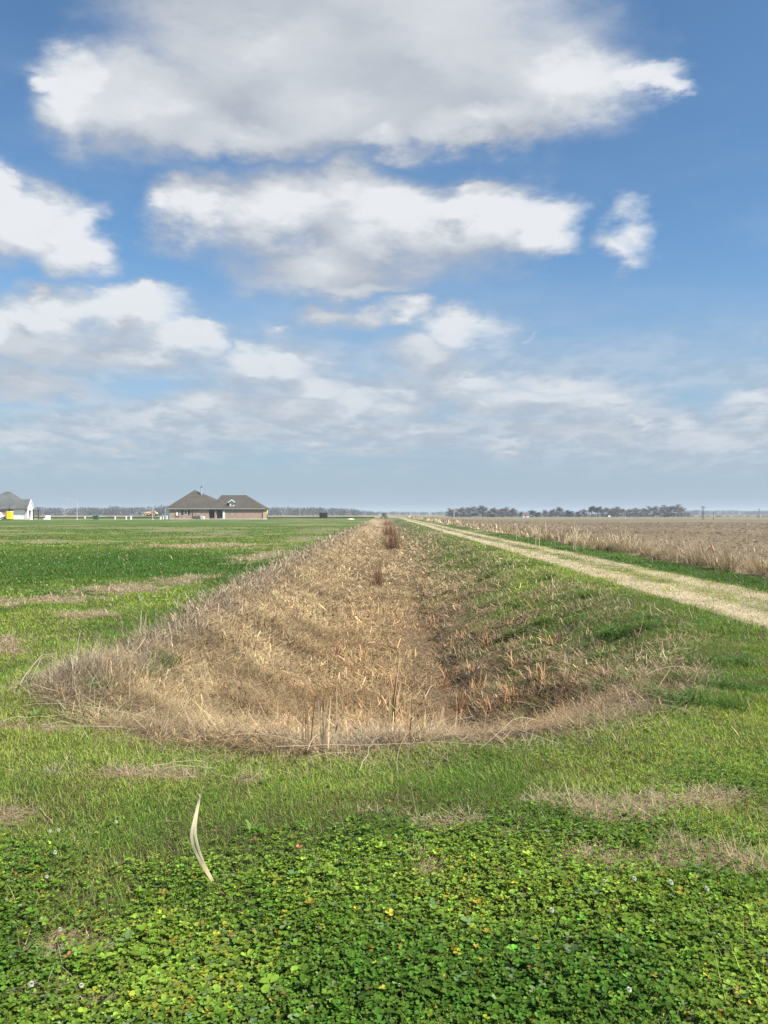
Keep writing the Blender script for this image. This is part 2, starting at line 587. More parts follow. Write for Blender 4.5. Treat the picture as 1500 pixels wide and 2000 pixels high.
def ground_colour(x, y, fine=True):
    n = fbm(x, y, 0.30, 61, 4)
    far = sst(9, 22, y)
    lawn = lerp3(sst(0.35, 0.65, n), GREEN_D, GREEN_L)
    # under the blades close by one sees earth and thatch
    near = lerp3(sst(0.3, 0.7, fbm(x, y, 2.5, 62, 3)), SOIL * 0.8, GREEN_D * 1.3)
    g = lerp3(far, near, lawn)
    # deep green clover band across the left lawn, olive grass further out
    band = sst(14, 20, y) * (1 - sst(26, 40, y)) * (1 - sst(-4.8, -3.6, x))
    g = lerp3(band * 0.8, g, np.array((0.030, 0.088, 0.012)))
    g = lerp3(sst(34, 60, y) * 0.75, g, np.array((0.082, 0.125, 0.030)))
    dr = dry(x, y)
    g = lerp3(dr * (0.85 - 0.3 * sst(24, 60, y)), g, lerp3(far, TAN * 0.95, np.array((0.245, 0.205, 0.115))))
    st = straw(x, y)
    tone = fbm(x, y, 0.6, 63, 4)
    tn = lerp3(sst(0.3, 0.7, tone), TAN * 0.62, TAN * 1.18)
    dark = sst(0.1, 0.7, x + 1.2 * (tone - 0.5)) * (1 - sst(1.6, 2.6, x)) * (1 - sst(14, 26, y))
    tn = lerp3(dark * 0.8, tn, SOIL * 0.75)
    tn = lerp3(sst(14, 40, y) * 0.5, tn, np.array((0.30, 0.215, 0.13)))
    g = lerp3(st * 0.95, g, tn)
    tr = track(x, y)
    g = lerp3(tr, g, PALE)
    vg = sst(9.3, 9.9, x)
    g = lerp3(vg * (1 - sst(11.4, 12.6, x)), g, np.array((0.19, 0.145, 0.085)))
    # ploughed land right of the track
    pl = sst(11.4, 12.6, x) * (1 - sst(330, 420, y - 0.12 * x)) * (y > -70)
    fl = lerp3(sst(0.3, 0.7, fbm(x, y, 0.05, 65, 4)), np.array((0.140, 0.105, 0.066)), np.array((0.190, 0.147, 0.090)))
    g = lerp3(pl, g, fl)
    # rough pale grassland behind the lawn
    beyond = sst(262, 272, y) * (1 - sst(12, 14, x))
    g = lerp3(beyond, g, np.array((0.25, 0.205, 0.13)))
    b2 = sst(330, 420, y - 0.12 * x) * sst(12, 14, x)
    g = lerp3(b2, g, np.array((0.19, 0.16, 0.095)))
    return g


def build_ground():
    X, Y = np.meshgrid(gx, gy)
    Z = height(X, Y)
    Cc = ground_colour(X, Y)
    ny, nx = X.shape
    v = np.stack([X, Y, Z], -1).reshape(-1, 3)
    i = (np.arange(ny - 1)[:, None] * nx + np.arange(nx - 1)[None]).ravel()
    f = np.stack([i, i + 1, i + nx + 1, i + nx], 1)
    o = mesh_obj('ground', v, [f], M_GROUND, Cc.reshape(-1, 3), smooth=True)
    tag(o, 'grassy ground with the long dry ditch running through it', None, None, 'structure')


build_ground()


def sheet(name, x0, x1, y0, y1, dz, colf, mat, nx, ny, label, gy_=None):
    xs = np.linspace(x0, x1, nx)
    ys = np.linspace(y0, y1, ny) if gy_ is None else gy_
    X, Y = np.meshgrid(xs, ys)
    Z = height(X, Y) + dz
    n = len(xs)
    v = np.stack([X, Y, Z], -1).reshape(-1, 3)
    i = (np.arange(len(ys) - 1)[:, None] * n + np.arange(n - 1)[None]).ravel()
    f = np.stack([i, i + 1, i + n + 1, i + n], 1)
    o = mesh_obj(name, v, [f], mat, colf(X, Y).reshape(-1, 3), smooth=True)
    return tag(o, label, None, None, 'structure')


def track_col(x, y):
    t = track(x, y)
    c = lerp3(t, np.array((0.105, 0.105, 0.045)), PALE)
    return lerp3(sst(0.35, 0.7, fbm(x, y, 3.0, 71, 3)) * 0.35, c, PALE * 1.2)


sheet('track', 5.28, 7.72, -20, 300, 0.006, track_col, M_GROUND, 40, 10, 'pale farm track of two worn wheel lanes running to the horizon',
      gy_=np.concatenate([np.arange(-20, 8, 1.0), grow(8, 300, 0.09, 1.012)]))

# ------------------------------------------------------------------ vegetation that nobody could count
def field(y0, y1, per, wide=(0.56, 1.0), x0=None, x1=None):
    """random points of a strip in front of the camera, PER of them a square metre"""
    w0, w1 = wide
    xm = w0 * y1 + w1
    a, b = (-xm if x0 is None else max(x0, -xm)), (xm if x1 is None else min(x1, xm))
    if b <= a:
        return np.zeros(0), np.zeros(0)
    n = int((b - a) * (y1 - y0) * per)
    x, y = rng.uniform(a, b, n), rng.uniform(y0, y1, n)
    k = np.abs(x) < w0 * y + w1
    return x[k], y[k]


def keep(x, y, p):
    k = rng.random(len(x)) < p
    return x[k], y[k]


def lawn_mask(x, y):
    m = (1 - straw(x, y)) * (1 - sst(9.2, 9.6, x))
    m = m * (1 - (0.74 + 0.18 * sst(6, 12, y)) * dry(x, y)) * (1 - 0.9 * track(x, y) * (x > 5) * (x < 8))
    return m


def clover_share(x, y):
    c = sst(0.36, 0.66, fbm(x, y, 0.8, 81, 4) + 0.30 * (1 - sst(2.6, 4.3, y + 0.12 * np.minimum(x, 0))) - 0.13)
    return np.clip(c, 0.03, 1) * (1 - 0.8 * sst(4.1, 4.9, y))


def leaflets(x, y, z, size, az, tilt, col):
    """rounded folded leaflets growing out from a stem top"""
    n = len(x)
    L = np.array([(0, 0, 0), (0.38, -0.36, 0.10), (0.78, -0.43, 0.13), (1.0, -0.17, 0.06), (0.95, 0, 0.0), (1.0, 0.17, 0.06), (0.78, 0.43, 0.13), (0.38, 0.36, 0.10), (0.5, 0, -0.02)])
    s = size[:, None]
    lx, ly, lz = L[:, 0][None] * s, L[:, 1][None] * s, L[:, 2][None] * s
    ct, st_ = np.cos(tilt)[:, None], np.sin(tilt)[:, None]
    fx, fz = lx * ct - lz * st_, lx * st_ + lz * ct
    ca, sa = np.cos(az)[:, None], np.sin(az)[:, None]
    V = np.stack([x[:, None] + fx * ca - ly * sa, y[:, None] + fx * sa + ly * ca, z[:, None] + fz], -1)
    b = (np.arange(n) * 9)[:, None]
    q = np.concatenate([b + np.array([0, 8, 2, 1])[None], b + np.array([8, 4, 3, 2])[None], b + np.array([0, 7, 6, 8])[None], b + np.array([8, 6, 5, 4])[None]])
    return V.reshape(-1, 3), q, np.repeat(col, 9, axis=0)


def make_clover():
    B = Bunch()
    for y0, y1, per in ((1.7, 2.9, 8000), (2.9, 3.8, 6800), (3.8, 5.2, 4200), (5.2, 7.5, 1200)):
        x, y = field(y0, y1, per)
        x, y = keep(x, y, lawn_mask(x, y) * clover_share(x, y))
        n = len(x)
        mound = fbm(x, y, 3.5, 83, 3)
        top = height(x, y) + (0.014 + 0.048 * rng.beta(1.7, 1.7, n)) * (0.4 + 1.1 * mound) * (0.62 + 0.38 * clover_share(x, y))
        az0 = rng.uniform(0, 2 * math.pi, n)
        pk = fbm(x, y, 1.3, 84, 3)
        base = lerp3(sst(0.3, 0.7, pk), np.array((0.080, 0.160, 0.019)), np.array((0.190, 0.282, 0.036)))
        col = base * np.exp(rng.normal(0, 0.30, (n, 1))) * np.exp(rng.normal(0, 0.10, (n, 3)))
        yel = rng.random(n) < 0.015 + 0.16 * sst(0.50, 0.72, fbm(x, y, 1.9, 85, 3)) * (x < 0.4)
        col[yel] = jitter(int(yel.sum()), (0.33, 0.30, 0.035), 0.35, 0.12)
        red = rng.random(n) < 0.008
        col[red] = jitter(int(red.sum()), (0.24, 0.12, 0.05), 0.3)
        pal = rng.random(n) < 0.05
        col[pal] = jitter(int(pal.sum()), (0.16, 0.23, 0.09), 0.2)
        big = np.exp(rng.normal(0, 0.30, n)) * np.where(rng.random(n) < 0.07, 0.0165, 0.0112) * (1.06 - 0.2 * sst(2.6, 3.8, y))
        til = rng.normal(0.12, 0.28, n)
        for k in range(3):
            v, q, c = leaflets(x, y, top, big * rng.uniform(0.85, 1.15, n), az0 + k * 2.094 + rng.normal(0, 0.15, n), til + rng.normal(0, 0.25, n), col * np.exp(rng.normal(0, 0.1, (n, 1))))
            B.add(v, q, c)
        # stems of some of them
        s = rng.random(n) < 0.35
        ns = int(s.sum())
        B.add(*blades(x[s], y[s], height(x[s], y[s]), top[s] - height(x[s], y[s]), 0.0022, az0[s], 0.0, 0.1, jitter(ns, (0.10, 0.17, 0.04)), 2, 0.7))
    o = B.build('clover_cover', M_CLOVER)
    tag(o, 'low green clover carpet with yellowing leaves in the near grass', 'clover', None, 'stuff')


def make_grass():
    B = Bunch()
    LOD = ((1.7, 3.2, 11000, 0.0028, 1.1, 3), (3.2, 4.6, 19000, 0.0030, 0.60, 3), (4.6, 6.5, 15000, 0.0038, 0.55, 3), (6.5, 9.5, 6000, 0.0058, 0.62, 2), (9.5, 14, 2400, 0.0095, 0.74, 2),
           (14, 22, 850, 0.017, 0.9, 2), (22, 36, 300, 0.030, 0.95, 2), (36, 60, 80, 0.055, 1.0, 2), (60, 100, 16, 0.10, 1.1, 2))
    for y0, y1, per, wd, sc, seg in LOD:
        x, y = field(y0, y1, per, (0.54, 0.9), None, 9.6)
        cs = clover_share(x, y) * (1 - sst(5.5, 7.5, y))
        m = np.clip(lawn_mask(x, y), 0.0, 1) * (1 - 0.70 * cs)
        slope = (1 - sst(0.0, 0.9, np.abs(x - 3.2) - 1.2)) * (y > 6)
        m = np.maximum(m, slope * 0.8 * sst(0.42, 0.58, fbm(x, y, 1.1, 91, 4)))
        x, y = keep(x, y, m)
        n = len(x)
        pk = fbm(x, y, 0.55, 92, 4)
        base = lerp3(sst(0.34, 0.66, pk + 0.14 * np.exp(-((y - 5.2) / 0.9) ** 2) * (0.4 + 0.6 * sst(-0.5, 0.5, x))), np.array((0.120, 0.188, 0.024)), np.array((0.272, 0.335, 0.058)))
        band = sst(14, 20, y) * (1 - sst(26, 40, y)) * (x < -3)
        base = lerp3(band * 0.8, base, np.array((0.040, 0.110, 0.014)))
        base = lerp3(sst(34, 55, y) * 0.6, base, np.array((0.11, 0.155, 0.036)))
        base = lerp3(sst(7.5, 8.0, x) * 0.8, base, np.array((0.040, 0.095, 0.016)))
        col = base * np.exp(rng.normal(0, 1, (n, 1)) * 0.26 * (1 - 0.6 * sst(9, 30, y))[:, None]) * np.exp(rng.normal(0, 0.08, (n, 3)))
        old = rng.random(n) < 0.07 + 0.45 * dry(x, y)
        col[old] = jitter(int(old.sum()), (0.30, 0.235, 0.13), 0.25)
        tall = 1 + 0.9 * sst(0.55, 0.75, fbm(x, y, 1.6, 93, 3))
        ln = rng.gamma(5, 0.0085, n) * sc * tall + 0.008
        B.add(*blades(x, y, height(x, y) - 0.004, ln, wd * rng.uniform(0.6, 1.4, n), rng.uniform(0, 6.283, n), rng.uniform(0.3, 1.25, n), rng.uniform(0.1, 1.0, n), col, seg))
    o = B.build('grass', M_GREEN)
    tag(o, 'short green lawn grass on both sides of the ditch', 'grass', None, 'stuff')


def make_thatch():
    """thin dead grass of the bare patches, the lawn edge and the track"""
    B = Bunch()
    for y0, y1, per, wd, k in ((1.7, 3.2, 3400, 0.0020, 1), (3.2, 5.2, 6500, 0.0022, 0.95), (5.2, 8.0, 3600, 0.0034, 1.0), (8, 13, 1600, 0.0058, 1.0), (13, 22, 620, 0.011, 1.05), (22, 40, 220, 0.022, 1.1)):
        x, y = field(y0, y1, per, (0.54, 0.8), None, 9.4)
        tr = track(x, y) * (x > 5.2) * (x < 7.8)
        edge = np.exp(-((y - lip(x)) / 0.30) ** 2) * (np.abs(x) < 3.5)
        p = np.clip(dry(x, y) * (1 - straw(x, y)) + 0.55 * tr + 0.30 * edge + 0.015 * (y > 3.6), 0, 1)
        x, y = keep(x, y, p)
        n = len(x)
        tr = track(x, y) * (x > 5.2) * (x < 7.8)
        base = lerp3(tr, np.array((0.36, 0.285, 0.170)), np.array((0.46, 0.375, 0.235)))
        flat = rng.random(n) < 0.93
        lean = np.where(flat, rng.uniform(1.15, 1.56, n), rng.uniform(0.3, 1.0, n))
        ln = (0.02 + rng.gamma(3, 0.022, n)) * k * np.where(tr > 0.3, 0.6, 1.0)
        col = base * np.exp(rng.normal(0, 0.28, (n, 1))) * np.exp(rng.normal(0, 0.06, (n, 3)))
        B.add(*blades(x, y, height(x, y) + rng.uniform(0.002, 0.02, n), ln, wd * rng.uniform(0.6, 1.5, n), rng.uniform(0, 6.283, n), lean, rng.normal(0.05, 0.25, n), col, 2, 0.4))
    o = B.build('dead_grass', M_STRAW)
    tag(o, 'dead straw coloured grass in the bare patches of the lawn and track', 'dead grass', None, 'stuff')


def make_litter():
    """flattened reed straw in the ditch"""
    B = Bunch()
    for y0, y1, per, wd, k in ((4.5, 6.2, 6500, 0.0030, 0.85), (6.2, 8.0, 4600, 0.0040, 0.9), (8.0, 11, 2700, 0.0062, 0.95), (11, 17, 1150, 0.0098, 1.0), (17, 28, 430, 0.018, 1.15), (28, 45, 170, 0.032, 1.3), (45, 80, 50, 0.055, 1.5), (80, 150, 9, 0.10, 1.7)):
        x, y = field(y0, y1, per, (0.54, 0.9), -4.6, 5.0)
        mud = sst(0.1, 0.6, x) * (1 - sst(1.7, 2.5, x)) * (1 - sst(14, 24, y)) * sst(0.36, 0.52, fbm(x, y, 1.4, 107, 3))
        x, y = keep(x, y, np.clip(straw(x, y) * 1.05, 0, 1) * (1 - 0.62 * mud))
        n = len(x)
        tone = 0.35 * fbm(x, y, 0.75, 101, 4) + 0.65 * (fbm(x, y, 2.6, 102, 4))
        base = lerp3(sst(0.3, 0.7, tone), np.array((0.215, 0.152, 0.080)), np.array((0.485, 0.370, 0.200)))
        mid = (1 - sst(0.4, 1.6, np.abs(x - 0.1) - 0.4)) * (1 - sst(16, 30, y))
        base = lerp3(mid * 0.5, base, np.array((0.43, 0.275, 0.13)))
        rt = sst(0.2, 0.8, x) * (1 - sst(1.9, 2.8, x)) * (1 - sst(15, 26, y))
        base = lerp3(rt * 0.7, base, np.array((0.245, 0.155, 0.085)))
        lft = 1 - sst(-3.2, -2.3, x)
        base = lerp3(lft * 0.6, base, np.array((0.34, 0.27, 0.18)))
        lipz = np.exp(-((y - lip(x) - 0.35) / 0.35) ** 2) * (0.1 + 0.9 * np.exp(-((x + 0.1) / 0.8) ** 2))
        base = lerp3(lipz * 0.7, base, np.array((0.33, 0.275, 0.195)))
        col = base * np.exp(rng.normal(0, 0.36, (n, 1))) * np.exp(rng.normal(0, 0.07, (n, 3)))
        drk = rng.random(n) < 0.14
        col[drk] *= 0.38
        thin = rng.random(n) < 0.45 * rt
        up = rng.random(n) < 0.16 * sst(5.6, 8.0, y) * (1 - sst(9, 30, y)) + 0.03
        lean = np.where(up, rng.uniform(0.25, 1.0, n), rng.uniform(1.15, 1.56, n))
        ln = (0.04 + rng.gamma(2.6, 0.035, n)) * k * np.where(up, 0.7, 1.2)
        wd_ = wd * np.where(thin, 0.4, 1.0)
        lay = np.minimum(rng.exponential(0.028, n), 0.10) * (0.35 + 1.5 * sst(0.35, 0.75, fbm(x, y, 2.6, 103, 4)))
        az = 7.0 * fbm(x, y, 1.1, 105, 3) + rng.normal(0, 0.75, n) + np.where(rng.random(n) < 0.5, 0, math.pi)
        B.add(*blades(x, y, height(x, y) + lay, ln, wd_ * np.exp(rng.normal(-0.1, 0.45, n)), az, lean, rng.normal(0.0, 0.22, n), col, 2, 0.55))
    o = B.build('reed_litter', M_STRAW)
    tag(o, 'flattened tan reed straw covering the bed and banks of the ditch', 'reed litter', None, 'stuff')


def make_rim():
    """fine grey dead grass standing along the left rim, and dead grass of the right bank"""
    B = Bunch()
    for y0, y1, per, wd, k in ((5.4, 8.5, 1500, 0.0028, 1.0), (8.5, 13, 900, 0.0045, 1.0), (13, 22, 380, 0.009, 1.05), (22, 38, 120, 0.02, 1.15), (38, 70, 30, 0.05, 1.3), (70, 140, 6, 0.10, 1.4)):
        x, y = field(y0, y1, per, (0.56, 1.0), -4.6, -1.9)
        rim = np.exp(-((x + 3.14 - pull(y) + 0.25 * (fbm(y, y * 0, 0.5, 111, 3) - 0.5)) / 0.36) ** 2) * sst(0.0, 0.5, y - lip(x) + 0.1)
        x, y = keep(x, y, rim * (0.45 + 0.9 * fbm(x, y, 1.2, 112, 3)))
        n = len(x)
        tall = (0.45 + 1.1 * fbm(x, y, 0.9, 113, 3)) * (1 + 0.4 * np.exp(-((x + 2.8) / 0.4) ** 2 - ((y - 7.0) / 0.8) ** 2))
        col = jitter(n, (0.33, 0.27, 0.19), 0.33, 0.04)
        drk = rng.random(n) < 0.2
        col[drk] *= 0.5
        B.add(*blades(x, y, height(x, y), (0.07 + rng.gamma(4, 0.036, n)) * k * tall, wd * rng.uniform(0.6, 1.5, n), rng.uniform(0, 6.283, n), rng.uniform(0.15, 1.35, n), rng.normal(0.9, 0.9, n), col, 4, 0.3))
        x, y = field(y0, y1, per * 1.0, (0.56, 1.0), 1.2, 5.0)
        x, y = keep(x, y, 0.85 * (1 - sst(3.9, 4.9, x)) * sst(0.0, 0.4, y - lip(x) + 0.25) * sst(0.42, 0.6, fbm(x, y, 1.3, 114, 4)))
        n = len(x)
        col = jitter(n, (0.36, 0.275, 0.17), 0.36, 0.06)
        drk = rng.random(n) < 0.2
        col[drk] *= 0.45
        lean = rng.uniform(0.5, 1.5, n)
        B.add(*blades(x, y, height(x, y) + rng.uniform(0, 0.03, n), (0.05 + rng.gamma(3, 0.028, n)) * k, wd * 0.8 * rng.uniform(0.6, 1.6, n), rng.uniform(0, 6.283, n), lean, rng.normal(0.2, 0.4, n), col, 3, 0.3))
    o = B.build('bank_grass', M_STRAW)
    tag(o, 'grey brown dead grass standing along both rims of the ditch', 'dead grass', None, 'stuff')


def make_verge():
    B = Bunch()
    for y0, y1, per, wd, k in ((12, 22, 260, 0.010, 1.0), (22, 36, 150, 0.018, 1.0), (36, 60, 60, 0.036, 1.0), (60, 110, 20, 0.08, 1.0), (110, 220, 5, 0.17, 1.0), (220, 330, 1.5, 0.35, 1.0)):
        x, y = field(y0, y1, per, (0.56, 3.0), 8.6, 12.8)
        x, y = keep(x, y, verge(x, y) * (0.35 + 1.1 * fbm(x, y, 0.5, 121, 3)))
        n = len(x)
        tall = (0.28 + 1.2 * sst(0.32, 0.72, fbm(x, y, 0.55, 122, 3))) * (1 - 0.45 * sst(10.2, 11.8, x))
        col = lerp3(sst(0.35, 0.65, fbm(x, y, 0.5, 123, 3)), np.array((0.30, 0.225, 0.14)), np.array((0.50, 0.40, 0.245)))
        col = col * np.exp(rng.normal(0, 0.3, (n, 1))) * np.exp(rng.normal(0, 0.05, (n, 3)))
        B.add(*blades(x, y, height(x, y), np.minimum(0.20 + rng.gamma(5, 0.075, n), 0.85) * tall * k, wd * rng.uniform(0.5, 1.5, n), rng.normal(0.4, 1.6, n), rng.uniform(0.02, 0.8, n), rng.gamma(2.4, 0.6, n), col, 4, 0.25))
    # low stubble further into the field edge
    for y0, y1, per, wd in ((15, 30, 60, 0.02), (30, 60, 22, 0.04), (60, 120, 6, 0.09)):
        x, y = field(y0, y1, per, (0.56, 3.0), 11.2, 22.0)
        x, y = keep(x, y, (1 - sst(11.5, 22, x)) * sst(0.4, 0.6, fbm(x, y, 0.4, 124, 3)))
        n = len(x)
        B.add(*blades(x, y, height(x, y), rng.gamma(4, 0.04, n), wd * rng.uniform(0.5, 1.5, n), rng.uniform(0, 6.28, n), rng.uniform(0.3, 1.2, n), rng.uniform(0.2, 1.2, n), jitter(n, (0.36, 0.28, 0.17), 0.3), 3, 0.3))
    o = B.build('verge_grass', M_STRAW)
    tag(o, 'tall bleached dead grass between the farm track and the ploughed field', 'dead grass', None, 'stuff')


def make_clods():
    """clods and stubble stalks of the ploughed field"""
    B = Bunch()
    for y0, y1, per, s in ((16, 32, 9, 0.09), (32, 60, 5, 0.12), (60, 110, 2.0, 0.18), (110, 180, 0.5, 0.26)):
        x, y = field(y0, y1, per, (0.56, 4.0), 11.8, None)
        # ridges of the rows, running across the view with a slight slant
        row = 0.5 + 0.5 * np.sin((y + 0.08 * x) * 6.283 / 1.6 + 2.0 * fbm(x, y, 0.2, 131, 2))
        x, y = keep(x, y, 0.25 + 0.75 * row * sst(0.3, 0.55, fbm(x, y, 0.25, 132, 3)))
        n = len(x)
        sz = s * np.exp(rng.normal(0, 0.28, n))
        a = rng.uniform(0, 6.283, n)
        hgt = sz * rng.uniform(0.25, 0.55, n)
        V = np.zeros((n, 6, 3))
        for k in range(5):
            r = sz * rng.uniform(0.6, 1.1, n)
            V[:, k, 0] = x + np.cos(a + k * 1.2566) * r
            V[:, k, 1] = y + np.sin(a + k * 1.2566) * r
        z0 = height(x, y)
        V[:, :5, 2] = (z0 - 0.01)[:, None]
        V[:, 5, 0], V[:, 5, 1], V[:, 5, 2] = x + sz * rng.uniform(-0.3, 0.3, n), y + sz * rng.uniform(-0.3, 0.3, n), z0 + hgt
        b = (np.arange(n) * 6)[:, None]
        F = np.concatenate([b + np.array([k, (k + 1) % 5, 5])[None] for k in range(5)])
        col = np.repeat(jitter(n, (0.155, 0.115, 0.072), 0.3, 0.05), 6, axis=0)
        B.add(V.reshape(-1, 3), F, col)
        x, y = field(y0, y1, per * 1.6, (0.56, 4.0), 11.8, None)
        x, y = keep(x, y, sst(0.35, 0.65, fbm(x, y, 0.3, 133, 3)))
        n = len(x)
        B.add(*blades(x, y, height(x, y) + 0.02, s * rng.uniform(0.5, 1.3, n), s * 0.2, rng.uniform(0, 6.28, n), rng.uniform(0.6, 1.5, n), 0.1, jitter(n, (0.30, 0.235, 0.15), 0.3), 2, 0.5))
    o = B.build('field_clods', M_STRAW)
    tag(o, 'brown clods and stubble of the ploughed field', 'clods', None, 'stuff')


make_clover()
make_grass()
make_thatch()
make_litter()
make_rim()
make_verge()
make_clods()

# ------------------------------------------------------------------ builders for made things
class MB:
    """collects solid shapes, then becomes ONE mesh"""
    def __init__(self):
        self.bm = bmesh.new()

    def poly(self, pts, d=None):
        """a flat polygon, or a prism when D (a vector) is given"""
        vs = [self.bm.verts.new(p) for p in pts]
        if d is None:
            self.bm.faces.new(vs)
            return self
        d = Vector(d)
        ws = [self.bm.verts.new(Vector(p) + d) for p in pts]
        self.bm.faces.new(vs[::-1])
        self.bm.faces.new(ws)
        n = len(vs)
        for i in range(n):
            self.bm.faces.new((vs[i], vs[(i + 1) % n], ws[(i + 1) % n], ws[i]))
        return self

    def box(self, x0, x1, y0, y1, z0, z1):
        return self.poly([(x0, y0, z0), (x1, y0, z0), (x1, y1, z0), (x0, y1, z0)], (0, 0, z1 - z0))

    def rod(self, a, b, r0, r1=None, n=8, cap=True):
        a, b = Vector(a), Vector(b)
        r1 = r0 if r1 is None else r1
        w = (b - a).normalized()
        u_ = w.orthogonal().normalized()
        v_ = w.cross(u_)
        A = [self.bm.verts.new(a + (u_ * math.cos(t) + v_ * math.sin(t)) * r0) for t in [6.2832 * k / n for k in range(n)]]
        B_ = [self.bm.verts.new(b + (u_ * math.cos(t) + v_ * math.sin(t)) * r1) for t in [6.2832 * k / n for k in range(n)]]
        for k in range(n):
            self.bm.faces.new((A[k], A[(k + 1) % n], B_[(k + 1) % n], B_[k]))
        if cap:
            self.bm.faces.new(A[::-1]); self.bm.faces.new(B_)
        return self

    def build(self, name, mat, parent=None, bevel=0.0):
        bmesh.ops.recalc_face_normals(self.bm, faces=self.bm.faces)
        if bevel:
            bmesh.ops.bevel(self.bm, geom=self.bm.edges[:], offset=bevel, segments=2, affect='EDGES')
        me = bpy.data.meshes.new(name)
        self.bm.to_mesh(me)
        self.bm.free()
        me.materials.append(mat)
        o = bpy.data.objects.new(name, me)
        C.objects.link(o)
        if parent is not None:
            o.parent = parent
        return o


def copy_tree(o, parent=None):
    c = o.copy()
    C.objects.link(c)
    c.parent = parent
    for ch in o.children:
        copy_tree(ch, c)
    return c


def at(px, y):                     # the x of a thing seen at photo column px and depth y
    return (px - 750.0) * y / FPX


def gz(x, y):
    return float(height(np.array([x]), np.array([y]))[0])


def mat_brick(name, c1, c2, mortar):
    m, N, out = mat_new(name)
    tcn = N.node('ShaderNodeTexCoord')
    bt = N.node('ShaderNodeTexBrick')
    sx, sy, sz = N.sep(tcn.outputs['Object'])
    N.l.new(N.comb(N.m('ADD', sx, sy), sz, 0.0), bt.inputs['Vector'])
    bt.inputs['Scale'].default_value = 1.0
    bt.inputs['Brick Width'].default_value = 0.42
    bt.inputs['Row Height'].default_value = 0.14
    bt.inputs['Mortar Size'].default_value = 0.014
    for k, col in (('Color1', c1), ('Color2', c2), ('Mortar', mortar)):
        bt.inputs[k].default_value = (*col, 1)
    nz = N.noise(tcn.outputs['Object'], 1.6, 5, 0.7)
    f = N.ss(nz, 0.3, 0.7, 0.72, 1.3)
    pale = N.mix(N.m('MULTIPLY', N.ss(N.noise(tcn.outputs['Object'], 3.1, 4, 0.7), 0.5, 0.68), 0.55), bt.outputs[0], (0.46, 0.37, 0.30))
    b = N.node('ShaderNodeBsdfPrincipled')
    N.l.new(N.v('SCALE', pale, f), b.inputs['Base Color'])
    b.inputs['Roughness'].default_value = 0.85
    N.l.new(b.outputs[0], out.inputs[0])
    return m


def mat_shingle(name, col):
    m, N, out = mat_new(name)
    tcn = N.node('ShaderNodeTexCoord')
    sx, sy, sz = N.sep(tcn.outputs['Object'])
    rowv = N.m('FRACT', N.m('MULTIPLY', sz, 7.0))
    f = N.m('MULTIPLY', N.ss(N.noise(tcn.outputs['Object'], 2.6, 6, 0.7), 0.3, 0.7, 0.75, 1.25), N.ss(rowv, 0.0, 0.25, 0.86, 1.0))
    f = N.m('MULTIPLY', f, N.ss(N.noise(tcn.outputs['Object'], 0.35, 3, 0.5), 0.3, 0.7, 0.88, 1.12))
    b = N.node('ShaderNodeBsdfPrincipled')
    N.l.new(N.v('SCALE', N.comb(*col), f), b.inputs['Base Color'])
    b.inputs['Roughness'].default_value = 0.92
    b.inputs['Specular IOR Level'].default_value = 0.15
    N.l.new(b.outputs[0], out.inputs[0])
    return m


M_BRICK = mat_brick('pink_brick', (0.31, 0.165, 0.125), (0.37, 0.235, 0.18), (0.38, 0.32, 0.26))
M_ROOF = mat_shingle('brown_shingle', (0.086, 0.074, 0.061))
M_ROOFG = mat_shingle('grey_shingle', (0.115, 0.12, 0.113))
M_WHITE = mat_plain('white_paint', (0.80, 0.79, 0.76), 0.6, 0.06, 0.8)
M_TRIM = mat_plain('brown_trim', (0.115, 0.085, 0.065), 0.6, 0.1)
M_FASCIA = mat_plain('grey_fascia', (0.30, 0.26, 0.22), 0.6, 0.1)
M_DARK = mat_plain('dark_trim', (0.03, 0.028, 0.027), 0.6, 0.2)
M_SLAB = mat_plain('pale_concrete', (0.47, 0.41, 0.32), 0.9, 0.2, 1.2)
M_GALV = mat_plain('galvanised_steel', (0.55, 0.57, 0.60), 0.4, 0.1, 2.0, 0.6)
M_LAMP = mat_plain('lamp_post_paint', (0.40, 0.41, 0.42), 0.6, 0.06)
M_ACGREY = mat_plain('grey_metal_case', (0.16, 0.15, 0.14), 0.5, 0.2)
M_YELLOW = mat_plain('yellow_plastic', (0.80, 0.62, 0.02), 0.5, 0.06)
M_YPAINT = mat_plain('yellow_machine_paint', (0.74, 0.56, 0.12), 0.5, 0.15)
M_ORANGE = mat_plain('orange_machine_paint', (0.62, 0.30, 0.08), 0.5, 0.2)
M_CREAM = mat_plain('dusty_cream_paint', (0.66, 0.47, 0.25), 0.6, 0.2)
M_RUBBER = mat_plain('black_rubber', (0.025, 0.024, 0.023), 0.8, 0.2)
M_BIN = mat_plain('green_plastic', (0.016, 0.105, 0.06), 0.5, 0.1)
M_POLE = mat_plain('weathered_pole_wood', (0.13, 0.105, 0.085), 0.9, 0.3)
M_PALEPOLE = mat_plain('pale_bare_wood', (0.52, 0.47, 0.40), 0.8, 0.2)
M_RUST = mat_plain('dark_dumpster_steel', (0.032, 0.030, 0.030), 0.7, 0.3)
M_SAND = mat_plain('pale_sand', (0.60, 0.52, 0.37), 0.95, 0.15)
M_REDROOF = mat_plain('red_roof_metal', (0.13, 0.065, 0.055), 0.7, 0.2)
M_CONC = mat_plain('street_concrete', (0.50, 0.46, 0.36), 0.9, 0.15, 0.6)


def mat_glass(name):
    m, N, out = mat_new(name)
    b = N.node('ShaderNodeBsdfPrincipled')
    b.inputs['Base Color'].default_value = (0.015, 0.018, 0.022, 1)
    b.inputs['Roughness'].default_value = 0.06
    b.inputs['Specular IOR Level'].default_value = 0.6
    N.l.new(b.outputs[0], out.inputs[0])
    return m


M_GLASS = mat_glass('window_glass')


